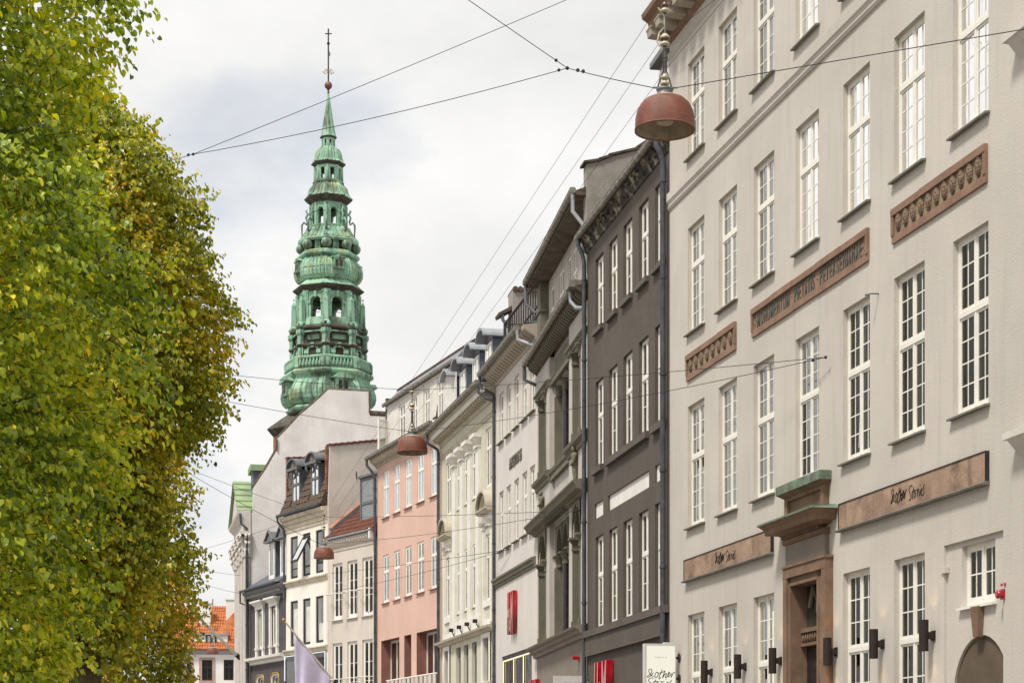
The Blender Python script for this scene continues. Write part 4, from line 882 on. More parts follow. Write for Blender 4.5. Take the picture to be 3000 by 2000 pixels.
for b in (b1, b5):
    for r in (RU, RL): window(rt, *b, *r, y=.04, **kw)
    for x0, x1 in ((b[0]-.24, b[0]-.06), (b[1]+.06, b[1]+.24)):
        MB().box(x0, x1, -.07, .01, E(5.05), E(8.25)).build('small_pilaster', 'white_trim', rt)
        m = MB(); m.box(x0-.03, x1+.03, -.12, .01, E(8.25), E(8.33)); m.hexa([(x0-.03, -.1, E(8.33)), (x1+.03, -.1, E(8.33)), (x1+.03, .01, E(8.33)), (x0-.03, .01, E(8.33)), (x0-.1, -.2, E(8.48)), (x1+.1, -.2, E(8.48)), (x1+.1, .01, E(8.48)), (x0-.1, .01, E(8.48))]); m.build('console', 'white_trim', rt)
    MB().box(b[0]-.24, b[1]+.24, -.05, .01, E(8.34), E(8.75)).build('frieze_panel', 'white_trim', rt)
    MB().box(b[0]-.06, b[1]+.06, -.06, .01, E(5.62), E(5.80)).build('sill', 'white_trim', rt); MB().box(b[0]-.06, b[1]+.06, -.05, .01, E(4.96), E(5.18)).build('plinth', 'white_trim', rt)
    c = (b[0]+b[1])/2; r_ = (b[1]-b[0])/2+.40
    MB().prism([(.01, E(8.74)), (-.22, E(8.76)), (-.3, E(8.84)), (-.3, E(8.88)), (.01, E(8.9))], 'x', c-r_, c+r_).build('pediment_base', 'green_cornice', rt)
    MB().prism([(c+(r_-.1)*math.cos(math.pi*k/14), E(8.9)+.52*math.sin(math.pi*k/14)) for k in range(15)], 'y', -.06, .01).build('tympanum', 'green_cornice', rt)
    for ro, yo, mt in ((r_, -.3, 'green_cornice'), (r_-.09, -.24, 'palazzo_olive'), (r_-.17, -.18, 'green_cornice')):
        pa = [(c+ro*math.cos(math.pi*k/16), E(8.9)+ro/r_*.62*math.sin(math.pi*k/16)) for k in range(17)]; pb = [(c+(ro-.1)*math.cos(math.pi*k/16), E(8.9)+(ro-.1)/r_*.62*math.sin(math.pi*k/16)) for k in range(17)]
        m = MB()
        for k in range(16):
            (ax, az), (bx_, bz), (cx_, cz_), (dx_, dz_) = pa[k], pa[k+1], pb[k+1], pb[k]
            m.hexa([(ax, yo, az), (bx_, yo, bz), (cx_, yo, cz_), (dx_, yo, dz_), (ax, .0, az), (bx_, .0, bz), (cx_, .0, cz_), (dx_, .0, dz_)])
        m.build('pediment_arch', mt, rt)
for m_ in mid:
    window(rt, *m_, *RM1, y=.02, sill='palazzo_olive', so=.02, sx=0, **kw); window(rt, *m_, *RM2, y=.02, sill='palazzo_olive', so=.02, sx=0, **kw)
for a, b in pil:
    MB().box(a, b, -.08, .01, E(5.42), E(11.35)).build('pilaster', 'white_trim', rt)
    m = MB(); m.box(a-.03, b+.03, -.16, .01, E(11.22), E(11.28)); m.hexa([(a, -.13, E(11.35)), (b, -.13, E(11.35)), (b, .01, E(11.35)), (a, .01, E(11.35)), (a-.12, -.26, E(11.55)), (b+.12, -.26, E(11.55)), (b+.12, .01, E(11.55)), (a-.12, .01, E(11.55))]); m.box(a-.14, b+.14, -.28, .01, E(11.55), E(11.68)); m.build('capital', 'white_trim', rt)
MB().box(pil[0][0]-.15, pil[3][1]+.15, -.10, .01, E(4.97), E(5.43)).build('pedestal_band', 'white_trim', rt)
for g_ in (grd[0], grd[4]):
    m = MB(); m.wall(g_[0]-.28, g_[1]+.28, E(2.9), E(4.74), -.05, [(*g_, E(3.1), E(4.58), .05)]); m.build('surround', 'white_trim', rt, fix=False)
for g_ in grd: window(rt, *g_, E(3.1), E(4.58), y=.12, leaves=2, rows=(1, 1), tr=.3, glass='glass_dark', mat='frame_grey', sill='palazzo_olive', so=.02)
cornice(rt, -.08, W-.05, [(0, E(4.74)), (.1, E(4.76)), (.14, E(4.82)), (.26, E(4.86)), (.28, E(4.93)), (0, E(4.97))], 'green_cornice', 'belt_course')
cornice(rt, -.05, W-.05, [(0, E(2.88)), (.1, E(2.9)), (.22, E(2.98)), (.22, E(3.04)), (0, E(3.08))], 'green_cornice', 'belt_course')
cornice(rt, 0, W-.05, [(0, E(11.92)), (.05, E(11.94)), (.05, E(12.0)), (.09, E(12.03)), (0, E(12.06))], 'green_cornice', 'string_course')
cornice(rt, -.1, W-.05, [(0, E(12.40)), (.05, E(12.42)), (.08, E(12.52)), (.1, E(12.66)), (.36, E(12.67)), (.38, E(12.84)), (.46, E(12.9)), (.48, E(12.96)), (0, E(13.0))], 'green_cornice')
MB().box(-.1, W-.05, -.40, -.36, E(12.66), E(12.84)).build('cornice_fascia', 'white_trim', rt)
md = MB().hexa([(-.06, -.24, .02), (.06, -.24, .02), (.06, 0, 0), (-.06, 0, 0), (-.06, -.24, .12), (.06, -.24, .12), (.06, 0, .12), (-.06, 0, .12)]).mesh('modillion', 'green_cornice')
repeat(rt, 'modillion', md, frange(0, W-.1, 26), -.1, E(12.53))
gutter(rt, -.2, W-.25, .56, E(12.99), .085)
pipe(rt, [(W-.3, -.54, E(12.95)), (W-.3, -.52, E(12.65)), (W-.1, -.2, E(12.4)), (W+.0, -.1, E(12.35))], .055, 'pipe_dark')
pipe(rt, [(-.12, -.54, E(12.95)), (-.12, -.52, E(12.6)), (.0, -.15, E(12.35)), (.0, -.12, E(12.2)), (.0, -.12, 0)], .06, 'pipe_dark')
MB().prism([(-.45, E(13.0)), (2.2, E(15.6)), (7, E(13.0))], 'x', .0, W).build('roof', 'slate', rt)
for k, px in enumerate((1326, 1358, 1396, 1434)):     # barrel dormers
    yd = .5; x = X(px, -yd); hw = .55; zb_, zs = E(13.0), E(15.1)
    d = MB(); d.box(x-hw, x+hw, yd, 3.2, zb_, zs); d.build('dormer', 'slate', rt)
    window(rt, x-hw+.05, x+hw-.05, zb_+.3, zs-.12, y=yd-.05, rows=(1, 1), tr=None, fw=.07, glass='glass_bright')
    m = MB(); pa = [((hw+.14)*math.cos(math.pi*q/12), .36*math.sin(math.pi*q/12)) for q in range(13)]
    po_ = [(x+a, zs+b+.04) for a, b in pa]; pi_ = [(x+a*.93, zs+b*.86) for a, b in pa]
    m.prism(po_+pi_[::-1], 'y', yd-.38, 3.2); m.build('dormer_roof', 'zinc_pale', rt)
    MB().prism([(x+a*.92, zs+b*.85) for a, b in pa], 'y', yd-.02, yd+.02).build('dormer_gable', 'zinc', rt)
for k, px in enumerate((1324, 1347, 1370, 1394)):
    e = at_wall(FG, 'facade_spotlight', X(px, .2), E(5.12), ['leftmost', 'second from left', 'third from left', 'rightmost'][k]+' of four grey spotlights on the pale green ledge', 'spotlight', 'spotlights on the pale green ledge')
    MB().box(-.09, .09, -.3, -.16, .03, .15).build('head', 'lamp_brown', e); MB().tube([(0, -.2, .03), (0, -.12, -.12), (0, 0, -.12)], .02, 6).build('arm', 'lamp_brown', e)

# ------------------------------------------------------------------ pink building
FK = Facade(-540, 1293, 71.9, 1105); X, Z = FK.X, FK.Z; W = FK.W
rt = FK.root('pink_building', 'salmon pink rendered building with white boarded attic storey')
kc = [(1121.9, 1139.4), (1154, 1171.7), (1186.8, 1206), (1221.9, 1243), (1261.5, 1282.6)]; kc = [((X(a)+X(b))/2-.43, (X(a)+X(b))/2+.43) for a, b in kc]
rows = [(E(10.72), E(12.67)), (E(7.14), E(9.15))]
gd = [(X(1116.7), X(1170)), (X(1184.3), X(1205)), (X(1220.5), X(1280))]
w = MB(); w.wall(0, W, 0, E(13.1), 0, [(a, b, *r, .08) for a, b in kc for r in rows]); 
w = MB(); w.wall(0, W, E(5.9), E(13.1), 0, [(a, b, *r, .08) for a, b in kc for r in rows])
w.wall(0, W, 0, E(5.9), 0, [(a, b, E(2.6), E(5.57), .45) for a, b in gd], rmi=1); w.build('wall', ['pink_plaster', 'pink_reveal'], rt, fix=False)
shell(rt, FK, E(13.2), 7, 'pink_plaster', iy=1.2)
for r, gl in zip(rows, ('glass_sky', 'glass')):
    for a, b in kc: window(rt, a, b, *r, y=.03, rows=(1, 1), tr=.36, fw=.06, sill='pink_reveal', so=.08, sx=.1, glass=gl, tilt=.3)
for a, b in gd: window(rt, a, b, E(2.6), E(5.57), y=.42, leaves=3 if b-a > 1.3 else 1, rows=(1, 1), tr=None, fw=.06, glass='glass', mat='white_trim')
ba = at_wall(FK, 'balcony', X(1136, .5), 0, 'low cream balcony railing at the foot of the pink facade', 'balcony')
bl = X(1282, .5)-X(1136, .5)
for k, x in enumerate(frange(0, bl, 12)): MB().box(x-.16, x+.16, -.56, -.52, E(2.9), E(3.72)).build('panel', 'beige_plaster', ba)
MB().tube([(0, -.54, E(3.75)), (bl, -.54, E(3.75))], .035, 6).build('top_rail', 'white_trim', ba); MB().box(0, bl, -.6, -.01, E(2.75), E(2.88)).build('slab', 'beige_plaster', ba)
cornice(rt, -.1, W, [(0, E(12.98)), (.06, E(13.0)), (.09, E(13.1)), (.2, E(13.14)), (.3, E(13.26)), (.32, E(13.36)), (0, E(13.4))], 'green_cornice')
md = MB().box(-.05, .05, -.13, 0, 0, .08).mesh('modillion', 'green_cornice'); repeat(rt, 'modillion', md, frange(0, W-.05, 24), -.09, E(13.04))
gutter(rt, -.25, W-.05, .42, E(13.38), .08)
pipe(rt, [(-.15, -.42, E(13.32)), (-.15, -.42, E(13.1)), (0, -.22, E(12.8)), (0.02, -.1, E(12.5)), (0.02, -.1, 0)], .06, 'pipe_dark')
ya = .42; A0, A1 = E(13.45), E(15.62)                  # attic
aw = [(X(1170, -ya), X(1187, -ya)), (X(1207, -ya), X(1222, -ya)), (X(1243, -ya), X(1259, -ya)), (X(1282, -ya), X(1298, -ya))]
w = MB(); w.wall(0.1, W+.6, A0, A1, ya, [(a, b, E(13.75), E(15.35), .1) for a, b in aw]); w.build('attic_wall', 'white_wood', rt, fix=False)
MB().box(.2, W+.55, ya+.9, 6, A0, A1).build('attic_room', 'interior_dark', rt)
for a, b in zip([.12]+[q[1]+.05 for q in aw], [q[0]-.05 for q in aw]+[W+.5]):
    n_ = max(1, int((b-a)/.2))
    for k in range(n_): MB().box(a+(b-a)*k/n_+.006, a+(b-a)*(k+1)/n_-.006, ya-.022, ya, A0+.1, A1-.12).build('board', 'white_wood', rt)
for a, b in aw: window(rt, a, b, E(13.75), E(15.35), y=ya+.03, rows=(1, 1), tr=.34, fw=.07, glass='glass')
MB().box(-.02, .10, ya-.05, 6, A0-.1, A1+.35).build('corner_board', 'soffit_wood', rt)
MB().box(.1, W+.6, ya-.06, ya, A1-.12, A1-.02).build('fascia', 'white_wood', rt)
gutter(rt, .0, W+.6, -ya+.16, A1+.03, .07)
MB().prism([(ya-.12, A1+.02), (ya+.55, A1+.78), (6, A1+1.4), (6, A1)], 'x', .0, W+.6).build('roof', 'lead', rt)
for k in range(14): MB().hexa([(k*.72, ya+.45, A1+.70), (k*.72+.7, ya+.45, A1+.70), (k*.72+.7, ya+.8, A1+.78), (k*.72, ya+.8, A1+.78), (k*.72, ya+.45, A1+.78), (k*.72+.7, ya+.45, A1+.78), (k*.72+.7, ya+.8, A1+.88), (k*.72, ya+.8, A1+.88)]).build('ridge_tile', 'brown_tile' if k % 4 else 'red_tile', rt)
for k in range(8): x = .5+k*1.15; MB().tube([(x, ya-.02, A1+.14), (x+.05, ya+.14, A1+.26)], .06, 8).build('snow_guard', 'red_tile', rt)
# open casement at the attic's far end
oc = window(rt, .2, .75, E(13.6), E(15.0), y=ya-.05, leaves=1, rows=(1, 1), tr=None, fw=.06, glass='glass'); oc.rotation_euler = (0, 0, R(-62))
m = MB(); m.prism([(-.02, 0), (.05, .0), (.05, .55), (-.02, .1)], 'x', 0, .06); m.box(-.3, .06, -.04, .02, .05, .12); m.build('gutter_bracket', 'soffit_wood', rt, (W-.05, -.2, E(13.5)))
# ------------------------------------------------------------------ small beige building
FB = Facade(-2000, 1105, 80.1, 962); X, Z = FB.X, FB.Z; W = FB.W
rt = FB.root('beige_building', 'low beige rendered building with tall white windows and red tiled roof')
bc = [(976, 1001.6), (1019, 1045.8), (1062.3, 1091)]; bc = [((X(a)+X(b))/2-.47, (X(a)+X(b))/2+.47) for a, b in bc]
rows = [(E(6.78), E(9.27)), (E(3.0), E(5.74))]
w = MB(); w.wall(0, W, 0, E(10.0), 0, [(a, b, *r, .15) for a, b in bc for r in rows]); w.build('wall', 'beige_plaster', rt, fix=False)
shell(rt, FB, E(10.0), 6, 'beige_plaster')
for k, r in enumerate(rows):
    for a, b in bc:
        window(rt, a, b, *r, y=.07, leaves=2, cols=1, rows=(1, 3), tr=None, fw=.1, sill='beige_plaster', so=.08, glass='glass_dark', tilt=.3)
        z_ = r[0]+1.12; m = MB(); m.tube([(a-.1, 0, z_), (a-.1, -.28, z_), (b+.02, -.28, z_), (b+.02, 0, z_)], .022, 6); m.tube([(a+.02, -.28, z_), (a+.02, -.28, r[0]-.05), (a+.02, 0, r[0]-.05)], .012, 5); m.build('guard_rail', 'white_trim', rt)
cornice(rt, 0, W, [(0, E(9.78)), (.03, E(9.8)), (.04, E(9.86)), (0, E(9.9))], 'beige_plaster', 'string_course')
cornice(rt, 0, W-.1, [(0, E(9.95)), (.05, E(9.97)), (.06, E(10.02)), (.16, E(10.2)), (.2, E(10.3)), (0, E(10.34))], 'beige_plaster')
md = MB().hexa([(-.05, -.15, .1), (.05, -.15, .1), (.05, 0, 0), (-.05, 0, 0), (-.05, -.17, .16), (.05, -.17, .16), (.05, 0, .18), (-.05, 0, .18)]).mesh('modillion', 'ivory_plaster'); repeat(rt, 'modillion', md, frange(0, W-.25, 17), -.05, E(10.03))
gutter(rt, 0, W-.1, .27, E(10.36), .05, 'zinc_pale')
MB().box(W-.25, W-.13, -.3, .0, E(10.0), E(10.45)).build('gutter_end', 'white_trim', rt)
m = MB(); m.prism([(-.22, E(10.36)), (2.6, E(12.6)), (6, E(10.3))], 'x', .02, W); m.build('roof', 'red_tile', rt)
m = MB(); tiled(m, (.1, -.24, E(10.38)), (W-.2, 0, 0), (0, 2.8, 2.22), (0, -.62, .78), 22, 9, .07); o = m.build('roof_tiles', 'red_tile', rt, fix=False); o['kind'] = 'stuff'
MB().prism([(.1, E(10.75)), (2.6, E(12.75)), (2.6, E(13.0)), (.1, E(10.95))], 'x', 0.02, .2).build('verge_flashing', 'lead', rt)
for k in range(9): MB().tube([(.1, .05+k*.28, E(10.88)+k*.225), (.1, .36+k*.28, E(11.13)+k*.225)], .075, 7).build('verge_tile', 'orange_tile', rt)
d0, d1, dy = X(1056, -.55), W+.02, .55
zb_, zt_ = E(10.75), E(12.9)
MB().box(d0, d1, dy+.03, 3.0, zb_, zt_).build('dormer', 'slate', rt); MB().prism([(dy-.12, zt_), (dy-.12, zt_+.1), (3, zt_+.35), (3, zt_)], 'x', d0-.08, d1).build('dormer_roof', 'zinc', rt)
window(rt, d0+.02, d1-.02, zb_+.02, zt_-.02, y=dy-.04, leaves=2, rows=(1, 1), tr=.53, fw=.09, mat='frame_grey', glass='glass', tilt=.4)

# ------------------------------------------------------------------ ivory building with mansard
FN = Facade(-1700, 962, 83.97, 838); X, Z = FN.X, FN.Z; W = FN.W
rt = FN.root('ivory_building', 'narrow ivory building with tiled mansard and two arched dormers')
nc = [(851, 872.3), (887.6, 909), (925, 947.5)]; nc = [((X(a)+X(b))/2-.42, (X(a)+X(b))/2+.42) for a, b in nc]
rows = [(E(9.02), E(10.97)), (E(5.87), E(7.98))]
w = MB(); w.wall(0, W, E(5.5), E(11.3), 0, [(a, b, *r, .25) for a, b in nc for r in rows]); w.build('wall', 'ivory_plaster', rt, fix=False)
w = MB(); w.wall(0, W, 0, E(5.5), .02, [(.5, W-.4, 0.4, E(4.0), .15), (W-1.9, W-.25, E(4.2), E(5.2), .06)]); w.build('shop_front', 'frame_grey', rt, fix=False)
MB().box(W-1.9, W-.25, .06, .08, E(4.2), E(5.2)).build('dark_panel', 'dark_door', rt)
MB().box(.5, W-.4, .12, .15, 0.4, E(4.0)).build('shop_glass', 'glass_dark', rt)
shell(rt, FN, E(11.4), 6, 'beige_gable', inner='curtain', iy=.5)
for a, b in nc:
    window(rt, a, b, *rows[1], y=.04, leaves=1, rows=(1, 1), tr=None, fw=.06, mat='frame_dark', glass='glass_clear', tilt=.3)
    window(rt, a, b, *rows[0], y=.04, leaves=1, rows=(4, 1), tr=None, fw=.06, mat='frame_dark', glass='glass_clear', tilt=.3)
    MB().box(a+.05, b-.05, .03, .09, rows[0][0]+.42, rows[0][0]+.48).build('glazing_bar', 'frame_dark', rt)
    MB().box(a, b, .13, .14, rows[1][0], rows[1][0]+1.75 if a != nc[2][0] else rows[1][0]+.9).build('curtain', 'curtain', rt); MB().box(a, b, .16, .17, rows[0][0], rows[0][0]+1.2).build('curtain', 'palazzo_olive', rt)
tw = window(rt, nc[1][0]+.05, nc[1][1]-.05, rows[0][0]+.55, rows[0][1]-.05, y=-.02, leaves=1, rows=(1, 1), tr=None, fw=.04, mat='frame_dark', glass='glass_bright'); tw.rotation_euler = (R(-28), 0, 0); tw.location = (nc[1][0]+.05, -.66, rows[0][0]+.62)
cornice(rt, 0, W, [(0, E(8.66)), (.06, E(8.68)), (.08, E(8.78)), (.16, E(8.84)), (.16, E(8.9)), (0, E(8.93))], 'ivory_cornice', 'belt_course')
cornice(rt, 0, W, [(0, E(5.48)), (.08, E(5.5)), (.1, E(5.6)), (.18, E(5.66)), (.18, E(5.72)), (0, E(5.75))], 'ivory_cornice', 'belt_course')
for q in ((.02, .05, -.1, -.07, E(4.3), E(5.44)), (W-.2, W-.17, -.1, -.07, E(4.1), E(5.44))): MB().box(*q).build('neon_strip', 'neon_white', rt)
MB().box(.05, W-.2, -.1, -.07, E(5.41), E(5.44)).build('neon_strip', 'neon_white', rt)
cornice(rt, -.05, W-.0, [(0, E(11.18)), (.04, E(11.2)), (.05, E(11.32)), (.09, E(11.36)), (.1, E(11.5)), (.17, E(11.54)), (.19, E(11.68)), (.3, E(11.74)), (.33, E(11.9)), (0, E(11.95))], 'ivory_cornice')
gutter(rt, -.15, W-.1, .40, E(11.98), .07, 'pipe_dark', step=2)
pipe(rt, [(-.08, -.40, E(11.92)), (-.08, -.40, E(11.75)), (.0, -.14, E(11.4)), (.0, -.1, E(11.2)), (.0, -.1, E(8.2))], .055, 'pipe_dark')
zs0, zs1, ys0, ys1 = E(11.98), E(14.75), -.34, .75     # mansard slope
MB().prism([(ys0, zs0), (ys1, zs1), (5, zs1+.3), (5, zs0)], 'x', .02, W-.03).build('mansard', 'brown_tile', rt)
tm = MB(); pr = [(0, .0), (.3, .045), (.6, .055), (.85, .03), (1.0, .0)]
tw_, th_ = (W-.1)/16, math.hypot(ys1-ys0, zs1-zs0)/9
vs = [(t*tw_, -h-.03, 0) for t, h in pr]+[(t*tw_, -h*.8, th_*1.12) for t, h in pr]+[(t*tw_, .02, 0) for t, h in pr]
tm.add(vs, [(q, q+1, 6+q, 5+q) for q in range(4)]+[(10+q, 11+q, q+1, q) for q in range(4)]); tme = tm.mesh('tile', 'brown_tile')
sl = math.atan2(ys1-ys0, zs1-zs0); dorm = [(X(862, -.0), X(886, -.0)), (X(917, -.0), X(942, -.0))]
rr = random.Random(2)
for j in range(9):
    for i in range(16):
        x = .05+i*tw_; xm = x+tw_/2
        if any(a+.02 < xm < b-.02 for a, b in dorm) and j > 0: continue
        t = j/9; link('tile', tme, rt, (x, ys0+(ys1-ys0)*t-.01, zs0+(zs1-zs0)*t+.02), (-sl+R(rr.gauss(0, 1.2)), 0, R(rr.gauss(0, .8))))
for a, b in dorm:
    yd = -.12; c = (a+b)/2; hw = (b-a)/2; z0, z1 = E(12.1), E(13.95)
    MB().box(a, b, yd+.06, 2, z0, z1).build('dormer', 'slate', rt)
    window(rt, a+.03, b-.03, z0+.05, z1-.02, y=yd, leaves=2, rows=(1, 1), tr=.36, fw=.07, mat='frame_grey', glass='glass_bright', tilt=.4)
    pa = [((hw+.16)*math.cos(math.pi*q/14), .42*math.sin(math.pi*q/14)) for q in range(15)]
    MB().prism([(c+x, z1+z+.12) for x, z in pa]+[(c+x*.86, z1+z*.84+.12) for x, z in pa[::-1]], 'y', yd-.25, 2.2).build('dormer_roof', 'zinc', rt)
    MB().prism([(c+x*.86, z1+z*.84+.1) for x, z in pa], 'y', yd-.1, yd+.02).build('dormer_gable', 'lead', rt)
    MB().box(c-hw-.14, c+hw+.14, yd-.24, yd+.02, z1-.02, z1+.1).build('dormer_cornice', 'frame_grey', rt)
    MB().lathe([(.08, 0), (.13, .03), (.16, 0)], 14, (0, 0, 0)).build('oval_ornament', 'sandstone', rt, (c, yd-.12, z1+.30), (R(90), 0, 0))
    for s_ in (-1, 1): MB().tube([(c+s_*(hw+.03), yd-.14, z1), (c+s_*(hw+.05), yd-.2, z1-.14), (c+s_*(hw+.03), yd-.1, z1-.32)], [.06, .07, .03], 8).build('console', 'frame_grey', rt)
y1_, z1_ = FB.side(958, 1304, 0); 
gw = [FB.side(958, 1304, 0), FB.side(1136, 1288, 0)]
pw = [(-.05, E(11.95)), (-.25, E(12.0)), (.15, E(12.9)), (-.02, gw[0][1]-.0), (3.4, gw[1][1]), (3.4, 0), (-.05, 0)]
pw = [(-.02, 0), (-.02, E(12.3)), (.05, gw[0][1]), (4.2, gw[1][1]+.2), (4.2, 0)]
MB().prism(pw, 'x', W-.16, W+.05).build('gable_wall', 'beige_gable', rt)
for k in range(14):
    t = k/14; a = (.0+t*4.2, gw[0][1]+t*(gw[1][1]+.2-gw[0][1])); MB().box(W-.24, W+.12, a[0], a[0]+.30, a[1]+.0, a[1]+.08).build('coping_tile', 'red_tile', rt)
for k in range(18): z_ = E(12.55)+k*.115; MB().box(W-.17, W+.0, -.09+.0, .0, z_, z_+.085).build('brick', 'brick', rt)
yl = FN.side(838, 1349, 0)
MB().prism([(.15, E(12.6)), (.1, E(14.7)), (2.2, E(14.95)), (2.2, E(12.4))], 'x', -.1, .08).build('gable_wall', 'grey_render', rt)
for k in range(20): z_ = E(12.65)+k*.103; MB().box(-.12, .02, .03, .13, z_, z_+.078).build('brick', 'brick', rt)
for k in range(7): MB().box(-.16, .14, .02+k*.3, .3+k*.3, E(14.72)+k*.035, E(14.79)+k*.035).build('coping_tile', 'red_tile', rt)
x_, y_ = .9, 1.3
MB().tube([(W+.055, 1.35, FB.side(1016, 1378, 0)[1]), (W+.06, 1.35, FB.side(1016, 1400, 0)[1])], .02, 6).build('wall_anchor', 'iron_dark', rt)

# ------------------------------------------------------------------ aubergine building
FO = Facade(-1100, 838, 88.07, 733); X, Z = FO.X, FO.Z; W = FO.W
rt = FO.root('aubergine_building', 'dark aubergine building with white framed windows and gold rope shop windows')
oc_ = [((X(a)+X(b))/2-.42, (X(a)+X(b))/2+.42) for a, b in ((757, 772), (797, 813))]
shop = [((X(a)+X(b))/2-.62, (X(a)+X(b))/2+.62) for a, b in ((749, 777), (791, 822))]
r_ = (E(6.0), E(7.9))
w = MB(); w.wall(0, W, 0, E(8.6), 0, [(a, b, *r_, .12) for a, b in oc_]+[(a, b, E(2.5), E(4.75), .15) for a, b in shop]); w.build('wall', 'aubergine_plaster', rt, fix=False)
shell(rt, FO, E(8.7), 6, 'aubergine_plaster', inner='curtain', iy=.5)
for a, b in oc_:
    window(rt, a, b, *r_, y=.06, leaves=2, rows=(1, 1), tr=None, fw=.09, glass='glass', tilt=.4)
    for x0, x1 in ((a-.2, a), (b, b+.2)): MB().box(x0, x1, -.1, .02, E(5.66), E(7.95)).build('window_pilaster', 'white_trim', rt); MB().box(x0-.03, x1+.03, -.13, .02, E(6.0), E(6.1)).build('plinth', 'white_trim', rt)
    m = MB(); m.box(a-.22, b+.22, -.12, .02, E(7.95), E(8.1)); m.hexa([(a-.22, -.12, E(8.1)), (b+.22, -.12, E(8.1)), (b+.22, .02, E(8.1)), (a-.22, .02, E(8.1)), (a-.38, -.32, E(8.28)), (b+.38, -.32, E(8.28)), (b+.38, .02, E(8.28)), (a-.38, .02, E(8.28))]); m.box(a-.4, b+.4, -.34, .02, E(8.28), E(8.36)); m.build('window_hood', 'white_trim', rt)
for a, b in shop:
    window(rt, a+.12, b-.12, E(2.5), E(4.65), y=.12, leaves=1, rows=(1, 1), tr=None, fw=.08, mat='white_trim', glass='glass', tilt=.3)
    zt = E(4.75)
    for k, o_ in enumerate((0, .07)): MB().tube([(a+o_, -.02-.0+o_*.8, E(2.5)), (a+o_, -.02+o_*.8, zt-.25), (a+.08+o_, -.02+o_*.8, zt-.06-o_), (a+.28, -.02+o_*.8, zt-o_), (b-.28, -.02+o_*.8, zt-o_), (b-.08-o_, -.02+o_*.8, zt-.06-o_), (b-o_, -.02+o_*.8, zt-.25), (b-o_, -.02+o_*.8, E(2.5))], .045 if k == 0 else .06, 8).build('rope_frame', ['gold_trim', 'white_trim'][k], rt)
cornice(rt, 0, W, [(0, E(5.28)), (.08, E(5.3)), (.1, E(5.42)), (.3, E(5.5)), (.32, E(5.62)), (0, E(5.66))], 'white_trim', 'belt_course')
cornice(rt, -.1, W, [(0, E(8.46)), (.08, E(8.48)), (.12, E(8.6)), (.36, E(8.78)), (.4, E(8.88)), (0, E(8.94))], 'frame_grey')
md = MB().box(-.045, .045, -.2, 0, 0, .1).mesh('dentil', 'palazzo_grey'); repeat(rt, 'dentil', md, frange(0, W-.2, 20), -.08, E(8.58))
gutter(rt, -.15, W-.3, .48, E(8.94), .06, 'pipe_dark')
pipe(rt, [(-.12, -.48, E(8.9)), (-.12, -.48, E(8.4)), (-.02, -.1, E(8.25)), (-.02, -.1, 0)], .05, 'pipe_dark')
MB().prism([(-.45, E(8.95)), (2.2, E(10.7)), (5, E(8.9))], 'x', -.05, W).build('roof', 'slate', rt)
for k in range(8): MB().tube([(-.05, .0+k*.26, E(9.35)+k*.2), (-.05, .28+k*.26, E(9.58)+k*.2)], .06, 6).build('verge_tile', 'red_tile', rt)
for px, pr_ in ((789, 1), (822, 0)):
    yd = .1; x = X(px, -yd)+.35; hw = .42; z0, z1 = E(9.3), E(11.1)
    MB().box(x-hw, x+hw, yd+.05, 2.4, z0, z1).build('dormer', 'slate', rt); window(rt, x-hw, x+hw, z0, z1, y=yd, leaves=1, rows=(1, 1), tr=None, fw=.12, glass='glass', tilt=.5)
    MB().prism([(x-hw-.2, z1), (x, z1+.5), (x+hw+.2, z1)], 'y', yd-.12, 2.4).build('dormer_roof', 'zinc', rt)
    for s_ in (-1, 1): MB().tube([(x+s_*(hw+.24), yd-.16, z1+.02), (x, yd-.16, z1+.54)], .06, 6).build('bargeboard', 'frame_grey', rt)
    MB().box(x-hw-.24, x+hw+.24, yd-.2, yd+.02, z1-.04, z1+.05).build('dormer_cornice', 'frame_grey', rt)
MB().prism([(-.3, E(8.9)), (.2, E(9.3)), (.2, E(8.9))], 'x', W-.5, W-.02).build('flashing', 'zinc_pale', rt)

